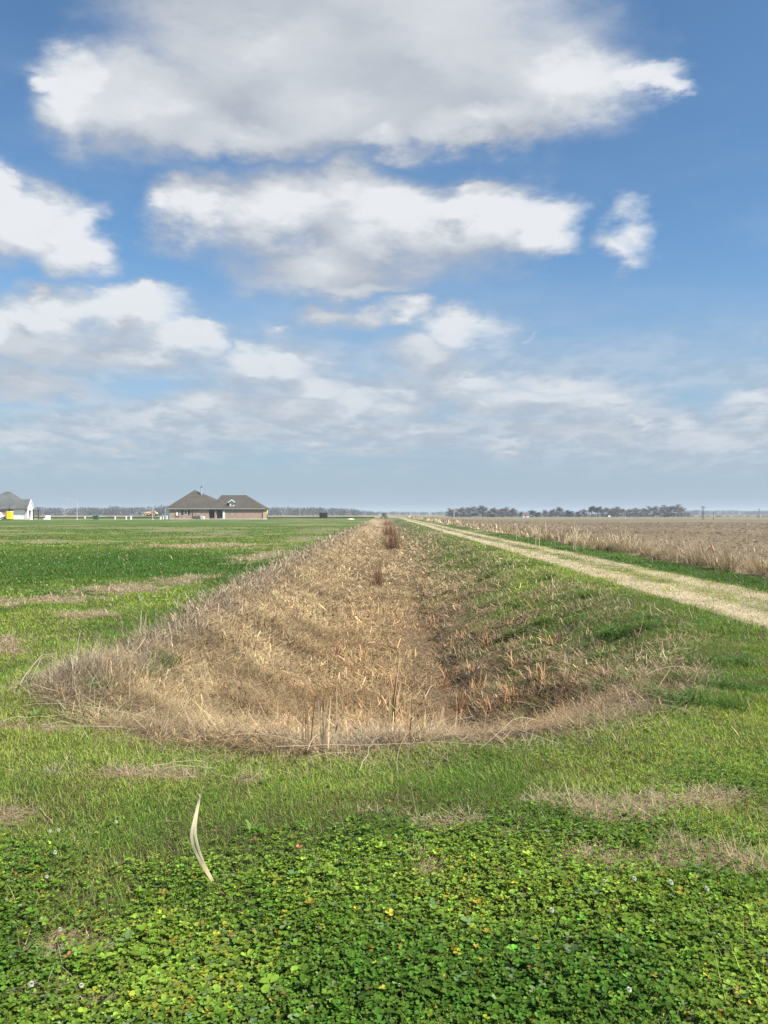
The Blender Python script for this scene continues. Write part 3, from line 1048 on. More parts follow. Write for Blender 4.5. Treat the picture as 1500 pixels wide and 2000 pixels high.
def hip_roof(x0, x1, y0, y1, z0, z1, rx0, rx1, ry, over=0.0, th=0.18):
    """hip roof over a rectangle, ridge from rx0 to rx1 at depth ry"""
    b = MB()
    e = [(x0, y0, z0), (x1, y0, z0), (x1, y1, z0), (x0, y1, z0)]
    r0, r1 = (rx0, ry, z1), (rx1, ry, z1)
    if abs(rx1 - rx0) < 0.05:
        for k in range(4):
            b.poly([e[k], e[(k + 1) % 4], r0])
    else:
        b.poly([e[0], e[1], r1, r0]); b.poly([e[1], e[2], r1]); b.poly([e[2], e[3], r0, r1]); b.poly([e[3], e[0], r0])
    lo = [(p[0], p[1], p[2] - th) for p in e]
    for k in range(4):
        b.poly([e[k], lo[k], lo[(k + 1) % 4], e[(k + 1) % 4]])
    b.poly(lo[::-1])
    bmesh.ops.remove_doubles(b.bm, verts=b.bm.verts, dist=0.001)
    return b


def window(parent, x0, x1, z0, z1, y, frame_mat=None, shutters=False, name='window'):
    """a window on a wall that faces the camera, wall face at depth y"""
    f = MB()
    t = 0.10
    f.box(x0, x1, y - 0.06, y - 0.004, z0, z0 + t); f.box(x0, x1, y - 0.06, y - 0.004, z1 - t, z1)
    f.box(x0, x0 + t, y - 0.06, y - 0.004, z0 + t, z1 - t); f.box(x1 - t, x1, y - 0.06, y - 0.004, z0 + t, z1 - t)
    f.box(x0 + t, x1 - t, y - 0.05, y - 0.004, (z0 + z1) / 2 - 0.03, (z0 + z1) / 2 + 0.03)
    w = f.build(name, frame_mat or M_WHITE, parent)
    MB().box(x0 + t, x1 - t, y - 0.03, y - 0.006, z0 + t, z1 - t).build('pane', M_GLASS, w)
    if shutters:
        for a, b_ in ((x0 - 0.62, x0 - 0.06), (x1 + 0.06, x1 + 0.62)):
            s = MB().box(a, b_, y - 0.05, y - 0.003, z0 - 0.05, z1 + 0.05)
            for k in range(6):
                zz = z0 + (z1 - z0) * (k + 0.5) / 6
                s.box(a + 0.06, b_ - 0.06, y - 0.065, y - 0.05, zz - 0.05, zz + 0.05)
            s.build('shutter', M_DARK, w)
    return w


# ------------------------------------------------------------------ brick house
def brick_house():
    Y = 205.0
    X = lambda px, d=0.0: at(px, Y + d)
    Z = lambda py, d=0.0: EYE + (1003.0 - py) * (Y + d) / FPX
    h = empty('brick_house', (0, 0, 0), 'long pink brick house with two brown hipped roofs and a white dormer', 'house')
    ze = Z(993.0)
    # walls: main block, porch gap, wing
    xa, xb, xc, xd = X(331), X(408), X(438), X(514)
    w = MB()
    w.box(xa, xb, Y, Y + 14, 0.25, ze - 0.02)
    w.box(xb, xc, Y + 3.0, Y + 13.9, 0.25, ze - 0.022)
    w.box(xc, xd, Y + 0.004, Y + 6.3, 0.25, ze - 0.024)
    w.build('wall', M_BRICK, h)
    s = MB()
    s.box(xa - 0.1, xc, Y - 0.12, Y + 14.2, -0.35, 0.25)
    s.box(xc, xd + 0.1, Y - 0.12, Y + 6.5, -0.35, 0.25)
    s.build('foundation', M_SLAB, h)
    # white boarded side bay at the left corner
    MB().poly([(xa - 0.004, Y + 0.4, -0.1), (xa - 0.95, Y + 0.4, -0.1), (xa - 0.95, Y + 0.4, ze - 0.2), (xa - 0.004, Y + 0.4, ze - 0.2)], (0, 5, 0)).build('side_bay', M_WHITE, h)
    # roofs
    ov = 0.45
    r = hip_roof(xa - 1.1, X(447), Y - ov, Y + 14.4, ze, Z(957.0, 7), X(380, 7), X(380, 7), Y + 7.0)
    r1 = r.build('roof', M_ROOF, h)
    r = hip_roof(X(409), xd + 0.6, Y - ov + 0.02, Y + 6.9, ze + 0.003, Z(967.0, 3.2), X(433, 3.2), X(481, 3.2), Y + 3.2)
    r.build('roof', M_ROOF, h)
    fl = MB().box(xa - 1.12, X(439), Y - ov - 0.05, Y - ov - 0.003, ze - 0.22, ze + 0.04).box(X(439), xd + 0.62, Y - ov - 0.03, Y - ov - 0.001, ze - 0.22, ze + 0.04)
    fl.build('fascia', M_FASCIA, h)
    # low cross gable seen at the left eave
    g = MB()
    g.poly([(xa - 1.75, Y + 0.2, ze + 0.05), (xa + 0.6, Y + 0.2, ze + 0.05), (X(333), Y + 0.2, ze + 0.7)], (0, 6, 0))
    g.build('side_gable', M_ROOF, h)
    # flue and vents
    fx = X(393.3, 5)
    fz = Z(963.5, 5)
    f = MB().rod((fx, Y + 5.0, fz - 1.2), (fx, Y + 5.0, Z(952.5, 5)), 0.17, 0.17, 10).build('flue', M_GALV, h)
    MB().rod((fx, Y + 5.0, Z(952.5, 5) + 0.003), (fx, Y + 5.0, Z(950.3, 5)), 0.24, 0.20, 10).build('cap', M_DARK, f)
    for px, py in ((407, 976.0), (418, 977.5)):
        MB().rod((X(px, 3.6), Y + 3.6, Z(py, 3.6) - 0.6), (X(px, 3.6), Y + 3.6, Z(py, 3.6)), 0.10, 0.10, 8).build('roof_vent', M_WHITE, h)
    # dormer
    d0, d1 = X(448.4), X(457.2)
    zb, zt = Z(993.6), Z(981.0)
    dm = MB()
    xm = (d0 + d1) / 2
    dm.poly([(d0, Y + 0.15, zb + 0.35), (d1, Y + 0.15, zb + 0.35), (d1, Y + 0.15, zt), (xm, Y + 0.15, zt + 0.5), (d0, Y + 0.15, zt)], (0, 2.2, 0))
    dmo = dm.build('dormer', M_WHITE, h)
    dr = MB()
    for sg in (-1, 1):
        e0 = xm + sg * ((d1 - d0) / 2 + 0.42)
        dr.poly([(xm, Y - 0.2, zt + 0.62), (e0, Y - 0.2, zt - 0.10), (e0, Y - 0.2, zt + 0.08), (xm, Y - 0.2, zt + 0.85)], (0, 2.5, 0))
    dr.build('dormer_roof', M_ROOF, dmo)
    db = MB()
    for sg in (-1, 1):
        e0 = xm + sg * ((d1 - d0) / 2 + 0.40)
        db.poly([(xm, Y - 0.26, zt + 0.52), (e0, Y - 0.26, zt - 0.20), (e0, Y - 0.26, zt + 0.04), (xm, Y - 0.26, zt + 0.80)], (0, 0.05, 0))
    db.build('barge_board', M_WHITE, dmo)
    window(dmo, X(450.6), X(455.0), Z(988.2), Z(981.6), Y + 0.15, M_WHITE, name='dormer_window')
    # window with shutters
    window(h, X(359.2), X(366.3), Z(1005.0), Z(996.3), Y, shutters=True)
    # porch: lintel, posts, doors
    MB().box(xb + 0.002, xc - 0.002, Y - 0.02, Y + 0.25, ze - 0.55, ze - 0.18).build('porch_beam', M_TRIM, h)
    for px in (421.0, 437.0):
        MB().box(X(px) - 0.26, X(px) + 0.26, Y - 0.05, Y + 0.42, 0.252, ze - 0.552).build('porch_post', M_BRICK if px < 430 else M_WHITE, h)
    for px, ww in ((413.0, 1.0), (429.0, 1.3)):
        dd = MB().box(X(px) - ww / 2, X(px) + ww / 2, Y + 2.92, Y + 2.995, 0.255, 2.4).build('porch_door', M_GALV, h)
        MB().box(X(px) - ww / 2 + 0.15, X(px) + ww / 2 - 0.15, Y + 2.895, Y + 2.918, 0.6, 2.25).build('pane', M_GLASS, dd)
    for px in (348.5, 376.5, 513.2):
        MB().box(X(px) - 0.08, X(px) + 0.08, Y - 0.11, Y - 0.004, 0.26, ze - 0.2).build('downspout', M_TRIM, h)
    MB().box(X(344.6), X(347.5), Y - 0.22, Y - 0.004, Z(1007.4), Z(1000.6)).build('meter_box', M_WHITE, h)
    MB().box(X(387.7), X(389.3), Y - 0.15, Y - 0.004, Z(1004.6), Z(1003.2)).build('wall_lamp', M_WHITE, h)
    # air conditioners, on their own pad
    for i, (px, mt, lb) in enumerate(((382.6, M_ACGREY, 'dark grey air conditioner by the brick wall, next to the brown downspout'),
                                      (390.6, M_ACGREY, 'dark grey air conditioner between another dark one and a white one'),
                                      (397.6, M_WHITE, 'white air conditioner against the brick wall beside the porch'))):
        xx = X(px)
        e = empty('air_conditioner', (xx, Y - 1.1, 0.0), lb, 'air conditioner', 'air conditioners along the brick wall')
        cs = MB().box(-0.48, 0.48, -0.45, 0.45, 0.10, 0.92)
        cs.build('case', mt, e, 0.03)
        MB().rod((0, 0, 0.92), (0, 0, 0.96), 0.38, 0.36, 14).build('fan_grille', M_DARK, e)
        gr = MB()
        for k in range(7):
            gr.box(-0.40, 0.40, -0.462, -0.452, 0.22 + 0.09 * k, 0.25 + 0.09 * k)
        gr.build('louvre', M_ACGREY if mt is M_WHITE else M_DARK, e)
        MB().box(-0.6, 0.6, -0.55, 0.55, -0.25, 0.10).build('pad', M_SLAB, e)


brick_house()


# ------------------------------------------------------------------ white gabled house
def white_house():
    Y = 200.0
    X = lambda px: at(px, Y)
    Z = lambda py: EYE + (1003.0 - py) * Y / FPX
    h = empty('white_house', (0, 0, 0), 'white walled house with a grey gabled roof and brick garage side', 'house')
    ze = Z(993.6)
    xm_ = X(30)
    w = MB()
    w.box(X(26), X(50.5), Y, Y + 2.5, 0.2, ze - 0.05)
    w.build('wall', M_WHITE, h)
    w = MB()
    w.box(X(-60), X(14), Y + 0.9, Y + 12, 0.2, ze - 0.06)
    w.box(X(14), X(26), Y + 2.2, Y + 12, 0.2, ze - 0.07)
    w.box(X(26), xm_ - 0.5, Y + 2.6, Y + 11.9, 0.2, ze - 0.08)
    w.build('brick_wall', M_BRICK, h)
    MB().box(X(-61), xm_ + 0.1, Y - 0.15, Y + 12.3, -0.3, 0.2).box(xm_ + 0.1, X(51), Y - 0.15, Y + 2.7, -0.3, 0.2).build('foundation', M_SLAB, h)
    # main hip roof
    r = hip_roof(X(-62), xm_, Y + 0.5, Y + 12.6, ze - 0.01, EYE + 43.0 * (Y + 6.6) / FPX, at(12, Y + 6.6), at(19, Y + 6.6), Y + 6.6)
    r.build('roof', M_ROOFG, h)
    # side gable wing: ridge along x, its gable end faces right
    ym, zr, xg = Y + 1.15, Z(976.2), at(54.0, Y - 0.6)
    g = MB()
    for sg in (-1, 1):
        ye = ym + sg * 1.8
        g.poly([(X(20), ym, zr), (xg, ym, zr), (xg, ye, ze - 0.08), (X(20), ye, ze - 0.08)], (0, 0, 0.16))
    g.build('wing_roof', M_ROOFG, h)
    MB().poly([(xg - 0.35, Y - 0.45, ze - 0.06), (xg - 0.35, Y + 2.75, ze - 0.06), (xg - 0.35, ym, zr - 0.08)], (0.25, 0, 0)).build('gable_wall', M_WHITE, h)
    bb = MB()
    for sg in (-1, 1):
        ye = ym + sg * 1.85
        bb.poly([(xg + 0.004, ym, zr + 0.17), (xg + 0.004, ye, ze + 0.08), (xg + 0.004, ye, ze - 0.22), (xg + 0.004, ym, zr - 0.20)], (0.06, 0, 0))
    bb.build('barge_board', M_WHITE, h)
    MB().box(X(23), xg - 0.02, Y - 0.73, Y - 0.66, ze - 0.26, ze + 0.02).build('gutter', M_TRIM, h)
    MB().box(X(50.6), xg - 0.12, Y + 0.05, Y + 2.45, ze - 0.42, ze - 0.07).build('porch_beam', M_WHITE, h)
    for yy in (Y + 0.06, Y + 2.1):
        MB().box(xg - 0.5, xg - 0.14, yy, yy + 0.34, 0.2, ze - 0.425).build('porch_post', M_WHITE, h)
    d = MB().box(X(50.5) + 0.006, X(50.5) + 0.07, Y + 0.5, Y + 2.0, 0.22, 2.5).build('front_door', M_DARK, h)
    MB().box(X(50.5) + 0.072, X(50.5) + 0.09, Y + 0.9, Y + 1.4, 0.6, 2.2).build('pane', M_GLASS, d)
    MB().box(X(48.9), X(49.7), Y - 0.09, Y - 0.004, 0.22, ze - 0.3).build('downspout', M_TRIM, h)
    MB().box(X(43.2), X(46.6), Y - 0.10, Y - 0.004, Z(1005.8), Z(1003.0)).build('hose_box', M_GALV, h)
    # side porch behind
    xs_ = at(78.5, Y + 9.3)
    p = MB()
    p.poly([(xm_ - 1.6, Y + 5.6, ze - 0.02), (xs_, Y + 5.6, ze - 0.25), (xs_, Y + 9.4, ze - 0.25), (xm_ - 1.6, Y + 9.4, ze - 0.02)], (0, 0, 0.14))
    p.poly([(xm_ - 1.8, Y + 6.2, ze + 0.13), (xs_ - 0.3, Y + 7.5, ze - 0.1), (xm_ - 1.8, Y + 7.5, ze + 1.0)], (0, 1.6, 0))
    p.build('side_porch_roof', M_ROOFG, h)
    for yy in (Y + 5.8, Y + 8.8):
        MB().box(xs_ - 0.45, xs_ - 0.15, yy, yy + 0.3, 0.0, ze - 0.26).build('side_porch_post', M_TRIM, h)
    # entrance things
    e = empty('concrete_step', (X(55.5), Y - 0.9, 0), 'pale concrete entrance step in front of the white gable', 'step')
    MB().box(-0.9, 0.9, -0.5, 0.7, -0.2, 0.28).build('tread', M_SLAB, e)
    MB().box(0.95, 1.3, -0.45, 0.5, -0.2, 0.75).build('cheek_wall', M_WHITE, e)


white_house()


def portable_toilet():
    Y = 193.0
    e = empty('portable_toilet', (at(19, Y), Y, 0), 'bright yellow portable toilet standing before the white house', 'toilet')
    MB().box(-0.62, 0.62, -0.6, 0.6, 0.14, 2.0).build('cabin', M_YELLOW, e, 0.04)
    r = MB()
    r.poly([(-0.68, -0.66, 2.0), (0.68, -0.66, 2.0), (0.50, -0.66, 2.22), (-0.50, -0.66, 2.22)], (0, 1.32, 0))
    r.build('roof', mat_plain('pale_yellow_plastic', (0.80, 0.70, 0.25), 0.5, 0.05), e)
    d = MB().box(-0.44, 0.44, -0.65, -0.604, 0.2, 1.92).build('door', M_YELLOW, e)
    MB().box(0.30, 0.37, -0.69, -0.652, 0.95, 1.12).build('handle', M_DARK, d)
    MB().box(-0.66, 0.66, -0.64, 0.64, -0.05, 0.136).build('skid_base', M_DARK, e)


portable_toilet()


def parked_truck():
    Y = 194.0
    e = empty('parked_truck', (at(-4, Y), Y, 0), 'white pickup truck beside the yellow toilet, cut off by the photo edge', 'truck')
    b = MB()
    b.poly([(-2.7, -0.9, 0.55), (2.6, -0.9, 0.55), (2.6, -0.9, 1.05), (1.0, -0.9, 1.12), (-2.7, -0.9, 1.12)], (0, 1.8, 0))
    b.build('body', M_WHITE, e, 0.05)
    MB().poly([(-0.9, -0.8, 1.13), (0.95, -0.8, 1.13), (0.5, -0.72, 1.85), (-0.75, -0.72, 1.85)], (0, 1.5, 0)).build('cab', M_WHITE, e, 0.04)
    MB().poly([(-0.7, -0.84, 1.2), (0.72, -0.84, 1.2), (0.42, -0.77, 1.75), (-0.6, -0.77, 1.75)], (0, 0.03, 0)).build('side_window', M_GLASS, e)
    for x in (-1.75, 1.7):
        for yy in (-0.92, 0.72):
            w_ = MB().rod((x, yy, 0.38), (x, yy + 0.22, 0.38), 0.38, 0.38, 16).build('wheel', M_RUBBER, e)
            MB().rod((x, yy - 0.012, 0.38), (x, yy - 0.002, 0.38), 0.2, 0.2, 12).build('rim', M_GALV, w_)


parked_truck()


# ------------------------------------------------------------------ street furniture of the new street
def street():
    o = MB().box(at(-60, 198), -58.0, 194.6, 197.6, -0.05, 0.02).build('street', M_CONC)
    tag(o, 'pale concrete street between the two houses', None, None, 'structure')


street()


def street_lamp(px, pt, pb, Y, arm, label):
    x = at(px, Y)
    zb = gz(x, Y)
    zt = EYE + (1003 - pt) * Y / FPX
    e = empty('street_lamp', (x, Y, zb), label, 'street lamp', 'street lamps of the new street')
    H = zt - zb
    MB().rod((0, 0, 0), (0, 0, H), 0.09, 0.055, 10).build('pole', M_LAMP, e)
    MB().rod((0, 0, 0), (0, 0, 0.25), 0.2, 0.17, 10).build('base', M_LAMP, e)
    if arm:
        a = MB()
        a.rod((0, 0, H - 0.15), (arm * 0.55, 0, H + 0.22), 0.06, 0.05, 8)
        a.rod((arm * 0.55, 0, H + 0.22), (arm, 0, H + 0.42), 0.05, 0.04, 8)
        am = a.build('arm', M_LAMP, e)
        hd = MB().poly([(arm - 0.45, -0.12, H + 0.40), (arm + 0.1, -0.12, H + 0.40), (arm + 0.05, -0.1, H + 0.52), (arm - 0.4, -0.1, H + 0.50)], (0, 0.24, 0))
        hd.build('lamp_head', M_LAMP, am)


street_lamp(150.5, 979.5, 1015, 196.0, -2.3, 'pale street lamp with a long arm beside the green bins')
street_lamp(298.3, 989.0, 1014, 198.0, -1.6, 'pale street lamp standing in front of the orange hauler')
street_lamp(322.6, 986.0, 1010, 222.0, -1.5, 'pale street lamp right beside the brick house corner')
street_lamp(585.5, 991.5, 1008.8, 300.0, 0, 'slim white lamp post between the brick house and the dark dumpster')


def utility_cabinet():
    Y = 196.0
    e = empty('utility_cabinet', (at(93.2, Y), Y, 0), 'white utility cabinet with a low side box near the white house', 'cabinet')
    MB().box(-0.45, 0.55, -0.4, 0.4, 0.05, 1.12).build('case', M_WHITE, e, 0.03)
    MB().box(-0.92, -0.452, -0.38, 0.38, 0.05, 0.45).build('side_box', M_WHITE, e, 0.02)
    MB().box(-0.95, 0.6, -0.48, 0.48, -0.1, 0.05).build('pad', M_SLAB, e)
    MB().box(-0.25, 0.45, -0.42, -0.402, 0.2, 1.0).build('door', M_WHITE, e)


utility_cabinet()


def wheeled_bin(px, Y, label):
    e = empty('wheeled_bin', (at(px, Y), Y, 0), label, 'bin', 'green bins by the street')
    b = MB().poly([(-0.24, -0.26, 0.1), (0.24, -0.26, 0.1), (0.24, 0.24, 0.1), (-0.24, 0.24, 0.1)])
    b.bm.clear()
    lo = [(-0.24, -0.26), (0.24, -0.26), (0.24, 0.24), (-0.24, 0.24)]
    hi = [(-0.33, -0.38), (0.33, -0.38), (0.33, 0.34), (-0.33, 0.34)]
    for k in range(4):
        a, c = k, (k + 1) % 4
        b.poly([(*lo[a], 0.08), (*lo[c], 0.08), (*hi[c], 0.98), (*hi[a], 0.98)])
    b.poly([(*p_, 0.08) for p_ in lo]); b.poly([(*p_, 0.98) for p_ in hi])
    bmesh.ops.remove_doubles(b.bm, verts=b.bm.verts, dist=0.001)
    b.build('tub', M_BIN, e)
    MB().poly([(-0.36, -0.42, 0.985), (0.36, -0.42, 0.985), (0.36, 0.38, 1.06), (-0.36, 0.38, 1.06)], (0, 0, 0.05)).build('lid', M_BIN, e)
    for sx in (-0.28, 0.22):
        MB().rod((sx, 0.26, 0.11), (sx + 0.06, 0.26, 0.11), 0.11, 0.11, 12).build('wheel', M_RUBBER, e)


wheeled_bin(184.6, 194.0, 'green wheeled bin nearer the street lamp of a pair')
wheeled_bin(189.6, 194.3, 'green wheeled bin further from the street lamp of a pair')


def pedestal(px, Y, hgt, wdt, top, label):
    x = at(px, Y)
    e = empty('utility_pedestal', (x, Y, gz(x, Y)), label, 'pedestal', 'white utility pedestals along the lots')
    MB().box(-wdt / 2, wdt / 2, -wdt / 2, wdt / 2, -0.05, hgt).build('post', M_WHITE, e, 0.015)
    MB().box(-wdt * top, wdt * 0.56, -wdt * 0.56, wdt * 0.56, hgt + 0.003, hgt + 0.12).build('cap', M_WHITE, e, 0.015)


pedestal(225.0, 205, 0.72, 0.24, 1.3, 'white utility pedestal with an overhanging cap past the green bins')
pedestal(246.6, 200, 0.75, 0.26, 0.56, 'slim white utility pedestal left of its slightly bulkier twin')
pedestal(256.0, 200, 0.70, 0.34, 0.56, 'bulkier white utility pedestal right of a slim one')
pedestal(313.8, 204, 0.62, 0.36, 0.56, 'white pedestal near the house, left of a second white one')
pedestal(319.0, 204, 0.66, 0.26, 0.56, 'white pedestal nearest the white corner of the brick house')
pedestal(166.0, 240, 0.60, 0.30, 0.56, 'lone pale pedestal on far grass between lamp and bins')


def hauler():
    Y = 330.0
    s = Y / FPX
    x0 = at(281, Y)
    z0 = gz(x0, Y) + 0.7
    e = empty('dump_truck', (x0, Y, z0), 'dusty orange articulated dump truck parked on the far lot', 'dump truck')
    MB().poly([(0.0, -1.3, 1.35), (0.9, -1.3, 0.85), (3.2, -1.3, 0.75), (3.5, -1.3, 1.75), (1.9, -1.3, 1.75), (1.2, -1.3, 1.5)], (0, 2.6, 0)).build('dump_body', M_CREAM, e)
    MB().poly([(1.7, -1.33, 1.76), (3.7, -1.33, 1.76), (3.7, -1.33, 1.95), (1.9, -1.33, 1.9)], (0, 2.66, 0)).build('body_rail', M_ORANGE, e)
    MB().box(3.3, 5.3, -0.7, 0.7, 0.55, 0.95).build('chassis', M_ORANGE, e)
    cb = MB().poly([(4.0, -1.0, 0.95), (5.0, -1.0, 0.95), (5.0, -1.0, 2.05), (4.1, -1.0, 2.05)], (0, 2.0, 0)).build('cab', M_ORANGE, e)
    MB().poly([(4.15, -1.03, 1.25), (4.9, -1.03, 1.25), (4.9, -1.03, 1.85), (4.2, -1.03, 1.85)], (0, 0.03, 0)).build('cab_window', M_GLASS, cb)
    MB().poly([(5.0, -0.85, 0.7), (5.9, -0.85, 0.7), (5.8, -0.85, 1.45), (5.004, -0.85, 1.6)], (0, 1.7, 0)).build('bonnet', M_CREAM, e)
    for xw in (1.3, 2.6, 5.0):
        for yy in (-1.35, 0.85):
            w_ = MB().rod((xw, yy, 0.5), (xw, yy + 0.5, 0.5), 0.62, 0.62, 18).build('wheel', M_RUBBER, e)
            MB().rod((xw, yy - 0.02, 0.5), (xw, yy - 0.003, 0.5), 0.3, 0.3, 12).build('rim', M_CREAM, w_)
    # it stands on a low pale spoil bank
    n = 26
    b = MB()
    pts = []
    for k in range(n):
        xx = at(262 + k * (385 - 262) / (n - 1), Y)
        pts.append((xx, 0.55 + 0.25 * math.sin(k * 1.7) * random.random()))
    for k in range(n - 1):
        (xa, za), (xb, zb) = pts[k], pts[k + 1]
        b.poly([(xa, Y - 5, -0.4), (xb, Y - 5, -0.4), (xb, Y - 2, zb), (xa, Y - 2, za)])
        b.poly([(xa, Y - 2, za), (xb, Y - 2, zb), (xb, Y + 3, zb), (xa, Y + 3, za)])
        b.poly([(xa, Y + 3, za), (xb, Y + 3, zb), (xb, Y + 8, -0.4), (xa, Y + 8, -0.4)])
    bmesh.ops.remove_doubles(b.bm, verts=b.bm.verts, dist=0.001)
    o = b.build('terrain', mat_plain('spoil_soil', (0.115, 0.125, 0.06), 0.95, 0.35, 0.5))
    tag(o, 'low grassy spoil bank under the dump truck', None, None, 'structure')


hauler()


def backhoe():
    Y = 232.0
    x0 = at(519.5, Y)
    Z = lambda py: EYE + (1003.0 - py) * Y / FPX
    e = empty('backhoe', (x0, Y, 0), 'yellow backhoe showing its raised bucket past the brick house', 'backhoe')
    b = MB()
    b.poly([(-1.4, -0.6, Z(992.0)), (-0.2, -0.6, Z(990.6)), (0.75, -0.6, Z(992.6)), (0.55, -0.6, Z(995.2)), (-0.3, -0.6, Z(996.0)), (-1.2, -0.6, Z(994.6))], (0, 1.2, 0))
    b.build('bucket', M_YPAINT, e, 0.05)
    MB().rod((0.1, 0, Z(995.6)), (0.35, 0, Z(1001.0)), 0.30, 0.26, 8).build('dipper_arm', M_YPAINT, e)
    MB().rod((0.35, 0, Z(1001.0)), (-0.2, 0, 0.9), 0.26, 0.38, 8).build('boom', M_YPAINT, e)
    MB().poly([(-4.2, -0.8, 0.7), (0.1, -0.8, 0.7), (0.1, -0.8, 1.25), (-2.0, -0.8, 1.45), (-4.2, -0.8, 1.4)], (0, 1.6, 0)).build('body', M_YPAINT, e, 0.04)
    MB().box(-2.2, -0.9, -0.7, 0.7, 1.47, 2.6).build('cab', M_GLASS, e, 0.04)
    for xw, r in ((-0.2, 0.55), (-3.4, 0.45)):
        for yy in (-1.1, 0.75):
            MB().rod((xw, yy, r), (xw, yy + 0.35, r), r, r, 18).build('wheel', M_RUBBER, e)


backhoe()


def dumpster():
    Y = 262.0
    x0, x1 = at(624.2, Y), at(639.3, Y)
    zt = EYE + (1003 - 1002.0) * Y / FPX
    e = empty('dumpster', ((x0 + x1) / 2, Y, 0), 'dark ribbed steel dumpster on the far edge of the lawn', 'dumpster')
    w_ = (x1 - x0) / 2
    b = MB()
    b.box(-w_, w_, -0.9, -0.85, 0.12, zt); b.box(-w_, w_, 1.65, 1.7, 0.12, zt)
    b.box(-w_, -w_ + 0.05, -0.849, 1.649, 0.12, zt); b.box(w_ - 0.05, w_, -0.849, 1.649, 0.12, zt)
    b.box(-w_, w_, -0.9, 1.7, 0.06, 0.118)
    b.build('body', M_RUST, e)
    for k in range(7):
        xx = -w_ + 0.1 + k * (2 * w_ - 0.2) / 6
        MB().box(xx - 0.06, xx + 0.06, -1.0, -0.902, 0.12, zt - 0.1).build('rib', M_RUST, e)
    MB().box(-w_ - 0.08, w_ + 0.08, -1.01, -0.82, zt + 0.002, zt + 0.12).build('top_rail', M_RUST, e)
    MB().box(-w_ - 0.06, -w_ + 0.1, -1.02, -0.9, zt + 0.122, zt + 0.4).build('corner_post', M_RUST, e)
    for sx in (-w_ * 0.6, w_ * 0.6):
        MB().box(sx - 0.12, sx + 0.12, -0.9, 1.7, -0.12, 0.058).build('skid', M_RUST, e)


dumpster()


def sand_pile(px, Y, w_, d_, h_, label):
    n = 22
    b = MB()
    rings = []
    for j, (rr, zz) in enumerate(((1.0, -0.12), (0.8, 0.10 * h_), (0.55, 0.55 * h_), (0.28, 0.88 * h_), (0.06, h_))):
        rings.append([b.bm.verts.new((w_ * rr * math.cos(t) * (1 + 0.12 * math.sin(3 * t + j)), d_ * rr * math.sin(t), zz)) for t in [6.2832 * k / n for k in range(n)]])
    for a, c in zip(rings, rings[1:]):
        for k in range(n):
            b.bm.faces.new((a[k], a[(k + 1) % n], c[(k + 1) % n], c[k]))
    b.bm.faces.new(rings[-1])
    o = b.build('sand_pile', M_SAND)
    o.location = (at(px, Y), Y, 0)
    tag(o, label, 'sand pile')


sand_pile(685, 205.0, 1.2, 1.0, 0.30, 'low pile of pale sand on the lawn left of the ditch')


# ------------------------------------------------------------------ poles of the far field
def utility_pole(px, pt, Y, r, mat, label, cross=0.0, group='utility poles of the far field'):
    x = at(px, Y)
    zb = gz(x, Y)
    zt = EYE + (1003 - pt) * Y / FPX
    e = empty('utility_pole', (x, Y, zb), label, 'pole', group)
    MB().rod((0, 0, -0.4), (0, 0, zt - zb), r, r * 0.7, 8).build('mast', mat, e)
    if cross:
        c = MB().box(-cross, cross, -r - 0.14, -r - 0.004, zt - zb - 0.75, zt - zb - 0.55).build('crossarm', M_POLE, e)
        for sx in (-cross * 0.85, cross * 0.85):
            MB().rod((sx, -r - 0.07, zt - zb - 0.55), (sx, -r - 0.07, zt - zb - 0.28), 0.06, 0.04, 8).build('insulator', M_GALV, c)
    return e


utility_pole(886.6, 976.0, 330.0, 0.17, M_PALEPOLE, 'tall slender pole left of the grey tree clump')
utility_pole(1371.6, 988.0, 350.0, 0.19, M_POLE, 'left mast of a close pair of dark power poles', 0.9)
utility_pole(1374.6, 988.4, 351.0, 0.19, M_POLE, 'right mast of a close pair of dark power poles', 0.9)
utility_pole(1393.4, 999.5, 355.0, 0.18, M_POLE, 'short dark pole standing alone right of the paired poles', 0.0)
utility_pole(1482.5, 993.0, 420.0, 0.17, M_POLE, 'grey pole at the far right against the hazy woods', 0.7)
utility_pole(1221.0, 992.0, 340.0, 0.10, M_PALEPOLE, 'thin pale pole in front of the bare tree row', 0.0)


def cottage():
    Y = 585.0
    s = Y / FPX
    x0, x1 = at(1021.5, Y), at(1032.5, Y)
    z0 = gz(at(1027, Y), Y)
    e = empty('cottage', ((x0 + x1) / 2, Y, z0), 'tiny white cottage with a red roof among far trees', 'house')
    w_ = (x1 - x0) / 2
    MB().box(-w_, w_, 0, 5, -0.2, 1.9).build('wall', M_WHITE, e)
    r = MB()
    r.poly([(-w_ - 0.3, -0.4, 1.9), (-w_ - 0.3, 5.4, 1.9), (-w_ - 0.3, 2.5, 3.6)], (2 * w_ + 0.6, 0, 0))
    r.build('roof', M_REDROOF, e)
    for sx in (-w_ * 0.5, w_ * 0.5):
        MB().box(sx - 0.35, sx + 0.35, -0.04, -0.004, 0.6, 1.5).build('window', M_GLASS, e)
    MB().box(-0.4, 0.4, -0.04, -0.004, -0.1, 1.7).build('door', M_DARK, e)


cottage()


def field_tank():
    Y = 560.0
    x = at(1190, Y)
    e = empty('storage_tank', (x, Y, gz(x, Y)), 'small white storage tank at the foot of the bare trees', 'tank')
    MB().rod((-0.9, 0, 0.75), (0.9, 0, 0.75), 0.5, 0.5, 16).build('vessel', M_WHITE, e)
    for sx in (-0.6, 0.6):
        MB().box(sx - 0.1, sx + 0.1, -0.4, 0.4, -0.1, 0.35).build('cradle', M_SLAB, e)


field_tank()


